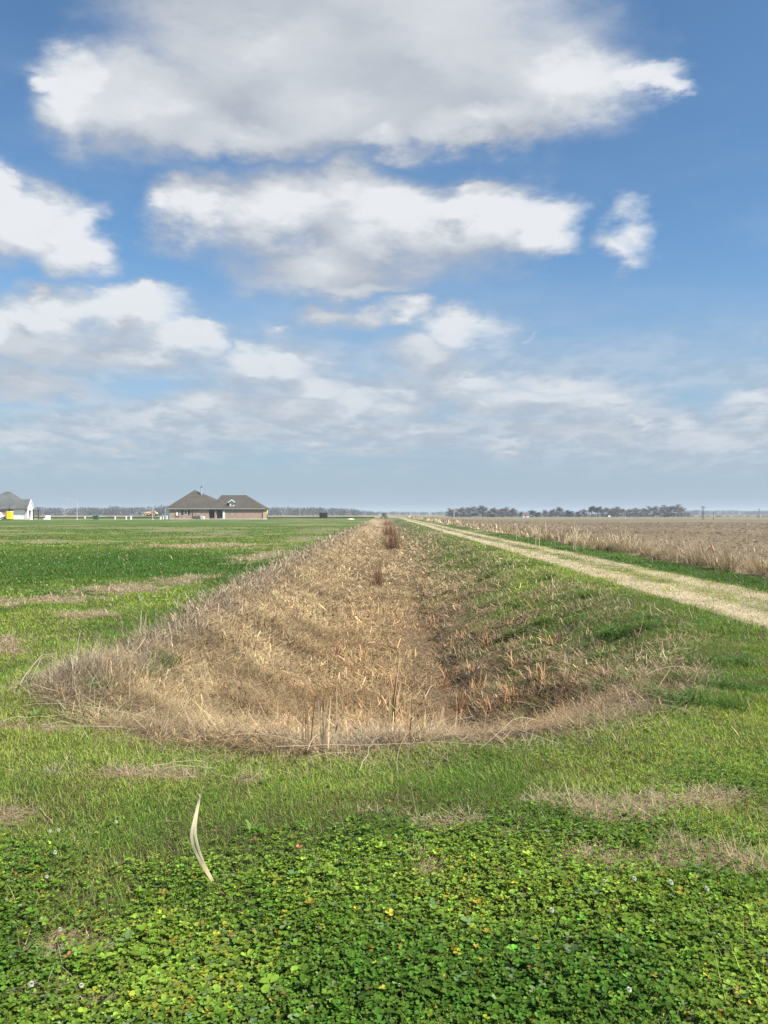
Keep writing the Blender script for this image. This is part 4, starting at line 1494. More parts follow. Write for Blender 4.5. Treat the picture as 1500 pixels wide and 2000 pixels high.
# ------------------------------------------------------------------ drain bank behind the lawn: shaded front painted dark, pale grass on top
def far_bank():
    xs = np.arange(-150, -3.4, 1.2)
    n = len(xs)
    prof = [(264.0, -0.15), (265.2, 0.42), (266.4, 0.50), (270.0, 0.34), (296.0, 0.30), (330.0, -0.9)]
    V, cols = [], []
    for (yy, zz) in prof:
        jz = (fbm(xs, xs * 0 + yy, 0.3, 141, 3) - 0.5) * 0.35 * (zz > 0)
        V.append(np.stack([xs, np.full(n, yy) + 1.2 * (fbm(xs, xs * 0, 0.2, 142, 2) - 0.5), zz + jz], -1))
        c = np.array((0.030, 0.034, 0.016)) if yy < 266 else np.array((0.30, 0.25, 0.165))  # near face coloured dark to stand for the bank's own shadow
        cols.append(np.tile(c, (n, 1)) * np.exp(rng.normal(0, 0.2, (n, 1))))
    m = len(prof)
    i = (np.arange(m - 1)[:, None] * n + np.arange(n - 1)[None]).ravel()
    F = np.stack([i, i + 1, i + n + 1, i + n], 1)
    o = mesh_obj('terrain', np.concatenate(V), [F], M_GROUND, np.concatenate(cols))
    tag(o, 'low drain bank with pale dry grass behind the lawn', None, None, 'structure')


far_bank()

# ------------------------------------------------------------------ trees
M_TWIG = mat_plant('bare_twigs', 0.1, 0.9, 0.05, (1, 1, 1))
M_EVER = mat_plant('evergreen_leaf', 0.15, 0.6, 0.15)


def tube_path(B, pts, rad, col, n=5):
    pts = [Vector(p_) for p_ in pts]
    V, F = [], []
    for k, p_ in enumerate(pts):
        d = (pts[min(k + 1, len(pts) - 1)] - pts[max(k - 1, 0)]).normalized()
        a = d.orthogonal().normalized()
        b = d.cross(a)
        for j in range(n):
            t = 6.2832 * j / n
            V.append(p_ + (a * math.cos(t) + b * math.sin(t)) * rad[k])
    for k in range(len(pts) - 1):
        for j in range(n):
            F.append((k * n + j, k * n + (j + 1) % n, (k + 1) * n + (j + 1) % n, (k + 1) * n + j))
    B.add(np.array([tuple(v_) for v_ in V]), np.array(F), np.tile(np.asarray(col), (len(V), 1)))


def tree_parts(h, w_, seed, kind):
    """a unit tree: the trunk with its limbs, and the crown of twigs or leaf clumps"""
    r_ = random.Random(seed)
    T, K = Bunch(), Bunch()
    bark = (0.10, 0.085, 0.07)
    ends = []
    base_h = h * {'bare': 0.08, 'ever': 0.06, 'pine': 0.40, 'shrub': 0.04}[kind]
    top = Vector((r_.uniform(-0.04, 0.04) * h, r_.uniform(-0.04, 0.04) * h, h * 0.72))
    tube_path(T, [(0, 0, -0.3), (0, 0, base_h), tuple(Vector((0, 0, base_h)).lerp(top, 0.5)), tuple(top)], [h * 0.030, h * 0.022, h * 0.014, h * 0.004], bark)
    nl = 13
    for k in range(nl):
        t = k / (nl - 1)
        s = Vector((0, 0, base_h)).lerp(top, t * 0.9)
        az = k * 2.4 + r_.uniform(-0.4, 0.4)
        rr = w_ * (1.0 - 0.45 * t) * r_.uniform(0.6, 0.98)
        up = h * (0.02 + 0.26 * t + r_.uniform(0, 0.10)) * (0.5 if kind == 'pine' else 1)
        m1 = s + Vector((math.cos(az) * rr * 0.5, math.sin(az) * rr * 0.5, up * 0.4))
        e = s + Vector((math.cos(az) * rr, math.sin(az) * rr, up))
        tube_path(T, [tuple(s), tuple(m1), tuple(e)], [h * 0.010, h * 0.006, h * 0.002], bark, 4)
        ends += [m1.lerp(e, q_) for q_ in (0.3, 0.65, 1.0)]
    ends += [top, top + Vector((0, 0, h * 0.1)), top + Vector((w_ * 0.25, 0, h * 0.05)), top + Vector((-w_ * 0.25, 0, h * 0.06))]
    for e in ends:
        cr = w_ * (0.30 if kind != 'pine' else 0.26) * r_.uniform(0.7, 1.25)
        n = {'bare': 120, 'ever': 90, 'pine': 55, 'shrub': 85}[kind]
        g = np.array([[r_.gauss(0, 0.48) for _ in range(3)] for _ in range(n)]) * cr
        x, y, z = e.x + g[:, 0], e.y + g[:, 1], np.maximum(e.z + g[:, 2] * 0.8, h * 0.03)
        tone = math.exp(r_.gauss(0, 0.22))
        if kind in ('bare', 'shrub'):
            col = np.array((0.185, 0.162, 0.145)) * tone * np.exp(rng.normal(0, 0.2, (n, 1)))
            K.add(*blades(x, y, z, h * rng.uniform(0.04, 0.10, n), h * rng.uniform(0.006, 0.020, n), rng.uniform(0, 6.28, n), rng.uniform(0, 1.3, n), rng.normal(0, 0.3, n), col, 1, 0.3))
        else:
            col = np.array((0.036, 0.056, 0.032)) * tone * np.exp(rng.normal(0, 0.25, (n, 1)))
            K.add(*blades(x, y, z, h * rng.uniform(0.03, 0.06, n), h * rng.uniform(0.025, 0.05, n), rng.uniform(0, 6.28, n), rng.uniform(0.3, 1.6, n), 0.2, col, 1, 0.4))
    return T, K


PROTO = {}


def tree(px, hw, top, Y, kind, var, name, label, cat='tree', group='trees of the far field edge', tint=None):
    x = at(px, Y)
    zb = gz(x, Y)
    key = (kind, var)
    e = empty(name, (x, Y, zb), label, cat, group, random.uniform(0, 6.28))
    H = EYE + (1003 - top) * Y / FPX - zb
    W_ = hw * Y / FPX
    if key not in PROTO:
        T, K = tree_parts(10.0, 4.0 if kind != 'pine' else 2.6, hash(kind) % 97 if False else 11 * var + len(kind) * 7, kind)
        a = T.build('trunk', M_TWIG, e)
        b = K.build('crown', M_TWIG if kind in ('bare', 'shrub') else M_EVER, e)
        PROTO[key] = (a, b)
    else:
        for src in PROTO[key]:
            c = src.copy()
            C.objects.link(c)
            c.parent = e
    sx = W_ / (4.3 if kind != 'pine' else 3.0)
    e.scale = (sx, sx, H / 9.6)
    return e


TREES = [
    (883, 12, 995, 'bare', 0, 'bare grey tree at the near end of the left clump, behind the tall pole'),
    (900, 13, 993.5, 'bare', 1, 'bare round grey tree, second from the tall pole'),
    (918, 15, 991.5, 'bare', 2, 'broad bare grey tree, third from the tall pole'),
    (943, 16, 989.5, 'bare', 3, 'tallest bare tree in the middle of the left clump'),
    (964, 14, 994, 'bare', 0, 'bare tree just right of the tallest one in the left clump'),
    (982, 14, 993, 'bare', 4, 'broad bare tree, last but one of the left clump'),
    (1000, 12, 995, 'bare', 1, 'brownish bare tree ending the left clump towards the cottage'),
    (1017, 5, 1001, 'ever', 0, 'small dark evergreen left of the red roofed cottage'),
    (1040, 10, 998, 'ever', 1, 'round dark evergreen right of the red roofed cottage'),
    (1051, 7, 1001, 'ever', 0, 'low dark evergreen touching the round one by the cottage'),
    (1065, 6, 997, 'bare', 2, 'narrow bare tree between the round evergreen and taller thin trees'),
    (1079, 8, 996, 'bare', 4, 'thin hazy bare tree left of the tallest thin bare one'),
    (1093, 9, 992, 'bare', 3, 'tallest thin bare tree right of the cottage'),
    (1112, 11, 998, 'ever', 1, 'broad low evergreen with a pale foot, right of the thin bare trees'),
    (1129, 6, 999, 'bare', 0, 'small grey tree between the broad evergreen and the reddish tree'),
    (1141, 9, 996.5, 'bare', 1, 'reddish brown bare tree left of the tall dark pines'),
    (1156, 9, 987.5, 'pine', 0, 'tall dark pine, left one of the pair'),
    (1168, 10, 989, 'pine', 1, 'tall dark pine, right one of the pair'),
    (1184, 14, 993.5, 'bare', 2, 'bare tree beside the right hand pine'),
    (1199, 13, 992, 'bare', 4, 'broad bare tree, second to the right of the pines'),
    (1215, 11, 994, 'bare', 0, 'bare tree right behind the thin pale pole'),
    (1229, 9, 995.5, 'bare', 3, 'low thin bare tree just past the thin pale pole'),
    (1244, 12, 994.5, 'bare', 1, 'wide bare tree midway along the right clump'),
    (1260, 10, 994, 'bare', 2, 'bare tree before the clump rises to its highest crowns'),
    (1276, 14, 990.5, 'bare', 3, 'first of the high dense crowns of the right clump'),
    (1298, 15, 989.5, 'bare', 4, 'middle one of the high dense crowns of the right clump'),
    (1316, 15, 988.5, 'bare', 0, 'highest dense crown of the right clump'),
    (1331, 9, 992.5, 'bare', 1, 'last dense tree of the right clump, before the paired poles'),
]
for (px, hw, top, kind, var, lab) in TREES:
    name = {'bare': 'bare_tree', 'ever': 'evergreen_tree', 'pine': 'pine_tree'}[kind]
    tree(px, hw * 1.3, top, 600.0 + random.uniform(-12, 25), kind, var, name, lab)


# low hedge growth at the foot of the tree rows and along the far field edge
def woods(name, spans, Y, label, tone, seed, per_m=0.55):
    """a far-off wood that reads as one mass"""
    B = Bunch()
    g = np.random.default_rng(seed)
    for (pa, pb, ta, tb) in spans:
        n = int((pb - pa) * Y / FPX * per_m)
        px = g.uniform(pa, pb, n)
        yy = Y + g.uniform(0, 50, n)
        x = (px - 750) * yy / FPX
        zb = height(x, yy)
        prof = 0.75 + 0.5 * fbm(px, px * 0 + seed, 0.05, 151, 4)
        top = EYE + (1003 - (ta + (tb - ta) * (px - pa) / (pb - pa))) * Y / FPX
        hh = np.maximum((top - zb) * prof * g.uniform(0.8, 1.06, n), 1.5)
        m = 46
        X_ = np.repeat(x, m) + g.normal(0, 1, n * m) * np.repeat(hh * 0.34, m)
        Y_ = np.repeat(yy, m) + g.normal(0, 1, n * m) * np.repeat(hh * 0.24, m)
        f = g.beta(1.15, 1.15, n * m)
        Z_ = np.repeat(zb, m) + np.repeat(hh, m) * f * 0.9
        c = np.array((0.105, 0.088, 0.078)) * tone * np.repeat(np.exp(g.normal(0, 0.28, (n, 1))), m, 0) * np.exp(g.normal(0, 0.15, (n * m, 1)))
        evg = np.repeat(g.random(n) < 0.22, m)
        c[evg] = np.array((0.045, 0.062, 0.038)) * tone
        sz = np.repeat(hh, m)
        B.add(*blades(X_, Y_, Z_, sz * g.uniform(0.10, 0.22, n * m), sz * g.uniform(0.06, 0.14, n * m), g.uniform(0, 6.28, n * m), g.uniform(0, 1.3, n * m), 0.2, c, 1, 0.35))
        # trunks
        B.add(*blades(x, yy, zb, hh * 0.7, hh * 0.03, g.uniform(0, 6.28, n), g.normal(0, 0.05, n), 0.05, np.tile(np.array((0.10, 0.085, 0.075)) * tone, (n, 1)), 1, 0.3))
    o = B.build(name, M_TWIG)
    tag(o, label, 'woods', None, 'stuff')


woods('woods', [(-20, 70, 990.5, 990.5), (70, 200, 990.0, 991.0), (200, 340, 991, 990.0), (510, 600, 990.0, 991.5), (600, 690, 990.0, 992.5), (690, 738, 993, 1001), (340, 510, 990, 990)], 950.0,
      'dense leafless wood behind the houses, grey in the haze', 0.72, 3, 1.3)
woods('woods', [(690, 885, 999.6, 999.2), (1320, 1530, 996.5, 997.0), (1000, 1130, 999, 999)], 1500.0, 'faint blue line of distant woods along the horizon', 0.6, 5, 1.1)
woods('hedgerow', [(876, 1012, 1001.5, 1001.5), (1050, 1345, 1002.5, 1001.0), (1345, 1530, 1009.5, 1010.0)], 592.0, 'low dark scrub at the foot of the far tree row', 0.55, 9, 1.6)

# the reddish bush where ditch and horizon meet
tree(750.5, 9.5, 1002.2, 236.0, 'shrub', 0, 'bush', 'reddish brown leafless bush at the far end of the ditch', 'bush', None)

# ------------------------------------------------------------------ air
def haze():
    o = MB().box(-2600, 2600, -60, 3000, -6, 19).build('haze', None)
    m, N, out = mat_new('pale_haze')
    vn = N.node('ShaderNodeVolumePrincipled')
    vn.inputs['Color'].default_value = (0.78, 0.88, 1.0, 1)
    vn.inputs['Density'].default_value = 0.00028
    vn.inputs['Anisotropy'].default_value = 0.2
    N.l.new(vn.outputs[0], out.inputs['Volume'])
    o.data.materials.clear()
    o.data.materials.append(m)
    tag(o, 'pale haze in the air over the fields', None, None, 'stuff')


haze()

# ------------------------------------------------------------------ single plants one can point at
def ground_at(px, py, z=0.0):
    """where the sight line through a photo pixel meets the ground"""
    t = np.concatenate([np.arange(1.8, 16, 0.02), np.arange(16, 120, 0.1), np.arange(120, 420, 0.5)])
    zr = EYE + (1003.0 - py) * t / FPX
    k = int(np.argmax(zr <= height((px - 750.0) * t / FPX, t) + z))
    y = float(t[k])
    x = (px - 750.0) * y / FPX
    return x, y, gz(x, y)


def strip_obj(name, mat, parent, n, length, width, az, lean, curve, col, seg=4, spread=0.0, tip=0.15, twist=0.0):
    f = lambda q_: np.asarray(q_(n) if callable(q_) else np.full(n, q_), float)
    x, y = rng.normal(0, 1, n) * spread, rng.normal(0, 1, n) * spread
    v, q_, c = blades(x, y, np.full(n, -0.03), f(length), f(width), f(az), f(lean), f(curve), jitter(n, col, 0.22, 0.06), seg, tip, twist)
    return mesh_obj(name, v, [q_], mat, c, parent)


def reed_clump(px, py, h, w_, n, col, label, group=None, lean=0.16, wd=0.006, name='reed_clump', cat='reeds', litter=True):
    x, y, z = ground_at(px, py)
    e = empty(name, (x, y, z), label, cat, group)
    strip_obj('stalks', M_STRAW, e, n, lambda k: h * rng.uniform(0.45, 1.05, k) * (1 - 0.2 * rng.random(k) ** 2), lambda k: wd * rng.uniform(0.6, 1.4, k), lambda k: rng.uniform(0, 6.28, k),
              lambda k: np.abs(rng.normal(0, lean, k)), lambda k: rng.normal(0.12, 0.25, k), col, 4, w_, 0.2)
    if litter:
        strip_obj('dead_blades', M_STRAW, e, n // 2, lambda k: h * rng.uniform(0.2, 0.5, k), lambda k: wd * rng.uniform(0.7, 1.6, k), lambda k: rng.uniform(0, 6.28, k),
                  lambda k: rng.uniform(0.4, 1.3, k), lambda k: rng.normal(0.6, 0.4, k), np.array(col) * 0.75, 4, w_ * 1.1, 0.2)
    return e


# russet clumps standing along the ditch bed
RUS = (0.20, 0.105, 0.055)
reed_clump(767, 1074, 1.95, 0.33, 300, RUS, 'large russet clump of dead stalks in the middle of the ditch', 'russet clumps in the ditch bed', 0.17, 0.016, 'grass_clump', 'grass clump')
reed_clump(760, 1046, 2.0, 0.36, 190, RUS, 'russet clump behind the large one in the ditch', 'russet clumps in the ditch bed', 0.2, 0.022, 'grass_clump', 'grass clump')
reed_clump(736, 1147, 1.05, 0.11, 150, RUS, 'small thin russet clump nearest the camera, leaning to one side', 'russet clumps in the ditch bed', 0.14, 0.011, 'grass_clump', 'grass clump')
reed_clump(764, 1090, 0.75, 0.25, 60, (0.36, 0.24, 0.12), 'low tan tuft at the foot of the large russet clump', 'russet clumps in the ditch bed', 0.5, 0.014, 'grass_clump', 'grass clump')
reed_clump(757, 1026, 1.5, 0.5, 120, (0.24, 0.12, 0.06), 'far small russet clump near the reddish bush', 'russet clumps in the ditch bed', 0.14, 0.045, 'grass_clump', 'grass clump')


def cattail(px, py, top, n, spread, label, lean=0.10, wd=0.013, col=(0.40, 0.28, 0.15)):
    """dead cattail: every stalk and blade a part of its own"""
    x, y, z = ground_at(px, py)
    H = EYE + (1003 - top) * y / FPX - z
    e = empty('cattail', (x, y, z), label, 'cattail', 'dead cattails at the near end of the ditch')
    for k in range(n):
        hh = H * random.uniform(0.55, 1.0) if k else H
        x0, y0 = random.gauss(0, spread), random.gauss(0, spread * 0.6)
        c = np.array(col) * math.exp(random.gauss(0, 0.2)) * random.choice((0.5, 1.0, 1.0, 1.45))
        bent = random.random() < 0.25 and k
        v, q_, cc = blades(np.array([x0]), np.array([y0]), np.array([-0.03]), hh * (1.25 if bent else 1.0), wd * random.uniform(0.6, 1.5) * (0.45 if bent else 1), random.uniform(0, 6.28), abs(random.gauss(0, lean)),
                           1.9 if bent else random.gauss(0.05, 0.12), c[None], 7, 0.25, random.uniform(-0.8, 0.8))
        mesh_obj('stalk', v, [q_], M_STRAW, cc, e)


cattail(598, 1478, 1312, 7, 0.022, 'dead cattail with the tallest leftmost stalks at the near lip', 0.07, 0.016)
cattail(636, 1470, 1330, 9, 0.035, 'pale ragged cattail right of the leftmost tall stalks', 0.14, 0.017, (0.46, 0.36, 0.23))
cattail(668, 1455, 1395, 5, 0.04, 'thin broken cattail between the pale ragged one and the brown ones', 0.35, 0.010)
cattail(722, 1440, 1365, 7, 0.06, 'low thin cattail left of the dense brown middle ones', 0.16, 0.016)
cattail(762, 1442, 1275, 13, 0.045, 'dense tall brown cattail near the middle of the lip', 0.09, 0.024)
cattail(786, 1440, 1318, 11, 0.04, 'dense brown cattail, right one of the middle pair', 0.12, 0.022)
cattail(798, 1452, 1372, 4, 0.018, 'stiff dark cattail standing alone right of the middle pair', 0.04, 0.024, (0.27, 0.165, 0.085))
cattail(832, 1448, 1380, 6, 0.05, 'thin straw cattail right of the stiff dark one', 0.2, 0.014)

# cut reed stumps in the ditch bed
STUMPS = [(905, 1372), (955, 1392), (990, 1385), (876, 1330), (925, 1312), (985, 1345), (860, 1345), (1005, 1365), (1140, 1380), (893, 1400), (935, 1352), (880, 1265), (820, 1238),
          (845, 1225), (902, 1248), (955, 1262), (720, 1205), (745, 1198), (780, 1215), (1010, 1300), (1085, 1255), (1110, 1345), (1060, 1330), (705, 1290), (660, 1280), (800, 1180), (830, 1150)]
for i, (px, py) in enumerate(STUMPS):
    x, y, z = ground_at(px, py)
    h = random.uniform(0.20, 0.38) * (1.0 if py > 1230 else 1.2)
    col = (0.42, 0.26, 0.13) if i % 3 else (0.34, 0.18, 0.085)
    o = strip_obj('reed_stump', M_STRAW, None, random.randint(16, 30), lambda k: h * rng.uniform(0.4, 1.1, k), lambda k: 0.017 * rng.uniform(0.6, 1.4, k), lambda k: rng.uniform(0, 6.28, k),
                  lambda k: rng.uniform(0.1, 1.1, k), lambda k: rng.normal(0.2, 0.3, k), col, 2, 0.055, 0.6)
    o.location = (x, y, z)
    tag(o, 'stubby cut reed stump standing in the ditch bed', 'reed stump', 'cut reed stumps in the ditch')


def fallen(pa, pb, wd, col, label, sag=0.0, lift=0.05, group='long fallen reed stalks around the ditch'):
    """a long pale stalk lying between two photo points"""
    a, b = Vector(ground_at(*pa)), Vector(ground_at(*pb))
    B = Bunch()
    pts, rad = [], []
    n = 9
    for k in range(n):
        t = k / (n - 1)
        p_ = a.lerp(b, t)
        g = gz(p_.x, p_.y)
        p_.z = g + lift + sag * math.sin(math.pi * t) + random.uniform(-0.008, 0.008)
        p_.x += random.uniform(-0.01, 0.01)
        pts.append(tuple(p_))
        rad.append(wd * (1 - 0.6 * t))
    tube_path(B, pts, rad, col, 5)
    o = B.build('reed_stalk', M_STRAW)
    tag(o, label, 'reed stalk', group)


PS = (0.50, 0.41, 0.27)
fallen((540, 1482), (955, 1478), 0.0028, PS, 'long thin straw stalk lying along the green edge of the lip', 0.02, 0.07)
fallen((640, 1500), (600, 1290), 0.0028, PS, 'straw stalk pointing away from the lip into the ditch', 0.02)
fallen((705, 1520), (745, 1455), 0.0026, PS, 'short straw stalk bent over the grass before the lip', 0.05)
fallen((1080, 1415), (940, 1475), 0.003, PS, 'straw stalk slanting down to the right end of the lip', 0.05)
fallen((1180, 1382), (1345, 1378), 0.003, PS, 'straw stalk lying level on the green right bank', 0.04)
fallen((1185, 1392), (1400, 1424), 0.003, PS, 'straw stalk slanting over green grass right of the ditch', 0.03)
fallen((1205, 1376), (1350, 1412), 0.003, PS, 'crossing straw stalk on the green right bank', 0.05)
fallen((1000, 1398), (1110, 1452), 0.003, PS, 'straw stalk running down the right lip corner', 0.03)
fallen((40, 1350), (112, 1285), 0.006, (0.44, 0.37, 0.26), 'thick pale stalk arched over the grey mound at the left rim', 0.12)
fallen((60, 1340), (104, 1290), 0.005, (0.44, 0.37, 0.26), 'second pale stalk of the arched pair on the grey mound', 0.10)
fallen((225, 1402), (330, 1340), 0.003, PS, 'straw stalk slanting up the left near bank', 0.03)
fallen((250, 1418), (365, 1375), 0.003, PS, 'straw stalk lower on the left near bank', 0.03)
fallen((5, 1420), (140, 1412), 0.003, PS, 'pale stalk lying in the grass at the left photo edge', 0.02)
fallen((82, 1430), (155, 1428), 0.003, PS, 'short pale stalk in the grass left of the ditch corner', 0.02)
fallen((320, 1518), (430, 1522), 0.0028, PS, 'pale stalk on the straw patch in front of the lip', 0.02)
fallen((300, 1512), (408, 1506), 0.0028, PS, 'upper pale stalk on the straw patch in front of the lip', 0.02)
fallen((1420, 1722), (1462, 1730), 0.003, PS, 'short pale stalk on the bare patch at the right', 0.01, 0.015)
fallen((660, 1240), (705, 1232), 0.007, PS, 'pale forked straw in the middle of the ditch bed', 0.02)
fallen((712, 1265), (735, 1258), 0.012, (0.58, 0.48, 0.33), 'short whitish cane piece on the ditch bed', 0.01)
fallen((830, 1368), (850, 1345), 0.011, (0.50, 0.36, 0.2), 'stout cut cane lying by the stumps in the bed', 0.01)
fallen((872, 1290), (900, 1360), 0.003, (0.22, 0.13, 0.08), 'dark thin stalk lying right of the ditch centre', 0.03)
fallen((930, 1398), (900, 1350), 0.008, PS, 'pale broad reed among the stumps', 0.02)


def dry_leaf():
    """the pale dry leaf that stands in the clover"""
    y0, z0 = 3.16, 0.06
    x0 = (415 - 750) * y0 / FPX
    pix = [(416, 1721, 4), (409, 1709, 5), (402, 1697, 6), (395, 1684, 7), (389, 1671, 8.5), (384, 1658, 10), (380, 1645, 11), (377.5, 1630, 10.5), (379, 1613, 8), (383, 1592, 6), (387, 1571, 4), (389.5, 1560, 2.5), (390, 1551, 1)]
    V, F = [], []
    for k, (px, py, wpx) in enumerate(pix):
        yy = y0 + 0.02 * math.sin(k * 0.7) - 0.03 * k / 12
        x = (px - 750) * yy / FPX
        z = EYE + (1003 - py) * yy / FPX
        hw = wpx * 0.58 * yy / FPX
        tw = 1.1 - 0.15 * k
        dx_, dy_ = math.cos(tw) * hw, math.sin(tw) * hw
        for s, o_ in ((-1, 0.0), (0, 0.9 * hw), (1, 0.0)):
            V.append((x + s * hw - x0, yy + s * dy_ - y0 + o_, z - z0))
    for k in range(len(pix) - 1):
        for j in range(2):
            a = k * 3 + j
            F.append((a, a + 1, a + 4, a + 3))
    cols = np.array([(0.74, 0.65, 0.43)] * len(V))
    cols *= np.exp(rng.normal(0, 0.10, (len(V), 1)))
    cols[:12] = (0.50, 0.40, 0.23)
    cols[1::3] *= 0.9
    o = mesh_obj('dry_leaf', np.array(V), [np.array(F)], M_STRAW, cols, None, False)
    md = o.modifiers.new('thickness', 'SOLIDIFY')
    md.thickness = 0.0012
    o.location = (x0, y0, z0)
    tag(o, 'tall pale dry reed leaf standing upright in the green clover', 'leaf')


dry_leaf()


def rosette(px, py, r, n, col, label):
    x, y, z = ground_at(px, py)
    v, q_, c = blades(np.zeros(n), np.zeros(n), np.full(n, 0.0), 0.72 * r * rng.uniform(0.6, 1.2, n), r * 0.20 * rng.uniform(0.7, 1.2, n), np.arange(n) * 2.4 + rng.normal(0, 0.2, n),
                      rng.uniform(0.6, 1.2, n), rng.uniform(0.1, 0.8, n), jitter(n, col, 0.2, 0.06), 4, 0.35)
    o = mesh_obj('weed_rosette', v, [q_], M_GREEN, c)
    o.location = (x, y, z)
    tag(o, label, 'weed', 'leafy weeds in the near grass')


PG = (0.15, 0.24, 0.055)
for px, py, r, n, lb in (
        (816, 1662, 0.10, 12, 'pale green weed rosette left of the bare centre patch'), (930, 1636, 0.11, 11, 'pale green upright weed on the far side of the centre patch'),
        (1222, 1596, 0.11, 10, 'green weed growing inside the upper right bare patch'), (1152, 1640, 0.13, 14, 'broad yellow green weed between two right bare patches'),
        (1096, 1560, 0.08, 8, 'small pale weed leaf left of the upper right bare patch'), (1350, 1622, 0.09, 9, 'pale weed in the dry grass at the right'),
        (72, 1402, 0.16, 12, 'light green leafy weed below the grey mound'), (118, 1400, 0.13, 9, 'second leafy weed below the grey mound'),
        (490, 1622, 0.09, 10, 'pale weed rosette in the short grass right of the dry leaf'), (640, 1540, 0.07, 9, 'small weed in the short grass before the lip'),
        (760, 1590, 0.07, 9, 'small weed midway between lip and clover'), (60, 1335, 0.14, 10, 'dark green weed beside the left foot of the grey mound')):
    rosette(px, py, r, n, PG if 'dark' not in lb else (0.05, 0.13, 0.025), lb)


# white clover flowers
def flower_mesh():
    B = Bunch()
    n = 60
    k = np.arange(n) + 0.5
    ph = np.arccos(1 - 1.55 * k / n)
    th = k * 2.39996
    r = 0.0075
    B.add(*blades(r * np.cos(th) * np.sin(ph), r * np.sin(th) * np.sin(ph), 0.085 + r * np.cos(ph), 0.005, 0.0045, th, ph, 0.5, jitter(n, (0.56, 0.57, 0.47), 0.1, 0.03), 2, 0.8))
    head = B
    S = Bunch()
    tube_path(S, [(0, 0, 0), (0.002, 0, 0.04), (0, 0, 0.082)], [0.0012, 0.0011, 0.001], (0.12, 0.2, 0.05), 4)
    return head, S


FL = [(108, 1692), (92, 1738), (115, 1644), (98, 1648), (62, 1962), (118, 1845), (228, 1628), (1180, 1745), (1238, 1748), (1310, 1760), (1380, 1768), (1077, 1815), (1228, 1975), (160, 1962)]
FP = None
for (px, py) in FL:
    x, y, z = ground_at(px, py)
    e = empty('clover_flower', (x, y, z), 'small white clover flower head above the green leaves', 'flower', 'white clover flowers in the near grass', random.uniform(0, 6.28))
    if FP is None:
        a, b = flower_mesh()
        FP = (a.build('flower_head', M_STRAW, e), b.build('stem', M_GREEN, e))
    else:
        for src in FP:
            c = src.copy()
            C.objects.link(c)
            c.parent = e
    sc_ = random.uniform(0.6, 0.85)
    e.scale = (sc_, sc_, sc_)

# daisies sprinkled over the dark green band of the lawn
for k in range(70):
    px, py = random.uniform(0, 420), 1062 + 150 * random.random() ** 1.3
    x, y, z = ground_at(px, py)
    if x > -3.9 or dry(np.array([x]), np.array([y]))[0] > 0.4:
        continue
    src = FP[0]
    c = bpy.data.objects.new('clover_flower', src.data)
    C.objects.link(c)
    c.location = (x, y, z)
    s = random.uniform(1.3, 2.2)
    c.scale = (s, s, s * 0.9)
    tag(c, 'tiny white flower dotting the dark green lawn left of the ditch', 'flower', 'white flowers scattered over the lawn')


# tall stems and clumps of the verge
def stem(px, top, y, wd, label, col=(0.55, 0.45, 0.28)):
    x = at(px, y)
    z = gz(x, y)
    H = EYE + (1003 - top) * y / FPX - z
    e = empty('dry_cane', (x, y, z), label, 'cane', 'tall pale stems above the verge')
    B = Bunch()
    tube_path(B, [(0, 0, -0.02), (0.01 * H, 0, H * 0.4), (0.02 * H, 0.01, H * 0.75), (0.05 * H, 0, H)], [wd, wd * 0.85, wd * 0.6, wd * 0.3], col, 5)
    B.build('culm', M_STRAW, e)
    n = 16
    t = rng.uniform(0.25, 0.98, n)
    v, q_, c = blades(0.04 * H * t, np.zeros(n), H * t, 0.16 * H * rng.uniform(0.3, 1.0, n) * (1.1 - t), wd * 2.2, rng.uniform(0, 6.28, n), rng.uniform(0.2, 0.8, n), rng.uniform(0.5, 1.8, n), jitter(n, col, 0.2, 0.04), 3, 0.2)
    mesh_obj('foliage', v, [q_], M_STRAW, c, e)


stem(1457, 1002, 22.0, 0.009, 'tallest single pale stem at the right, rising past the horizon')
stem(1462, 1036, 21.5, 0.010, 'shorter pale stem beside the tallest one at the right')
stem(1053, 1012, 36.0, 0.020, 'tall pale stem left of a bunched pair over the verge')
stem(1120, 1014, 33.0, 0.022, 'pale bunched stem over the verge, taller of a pair')
stem(1124, 1022, 32.6, 0.020, 'pale bunched stem over the verge, shorter of a pair')
stem(1140, 1018, 33.0, 0.016, 'pale curved stem right of the bunched pair')
stem(1008, 1012, 45.0, 0.022, 'far pale stem over the verge left of all the others')
stem(1046, 1014, 36.5, 0.016, 'slimmer pale stem just left of a taller one')


def verge_clump(n, k):
    B = Bunch()
    B.add(*blades(rng.normal(0, 0.10, n), rng.normal(0, 0.10, n), np.full(n, -0.02), 0.95 * rng.uniform(0.4, 1.0, n), 0.013 * rng.uniform(0.5, 1.4, n), rng.normal(3.4 + k * 0.6, 1.0, n), rng.uniform(0.05, 0.55, n),
                  rng.gamma(2.2, 0.55, n), jitter(n, (0.44, 0.35, 0.21) if k % 2 else (0.36, 0.275, 0.165), 0.28, 0.05), 5, 0.2))
    return B


VC = [verge_clump(90, k).build('dry_grass_clump', M_STRAW) for k in range(4)]
spots = []
for i in range(130):
    y = 13.5 * (64 / 13.5) ** ((i + random.random()) / 130)
    spots.append((9.65 + random.random() ** 1.5 * 1.5, y))
for i, (x, y) in enumerate(spots):
    o = VC[i] if i < 4 else VC[i % 4].copy()
    if i >= 4:
        C.objects.link(o)
    o.location = (x, y, gz(x, y))
    s = random.uniform(0.45, 1.0)
    o.scale = (s * 1.15, s * 1.15, s * 0.9)
    o.rotation_euler = (0, 0, random.uniform(-0.7, 0.7))
    tag(o, 'bleached clump of tall dead grass beside the farm track', 'grass clump', 'dead grass clumps along the farm track')


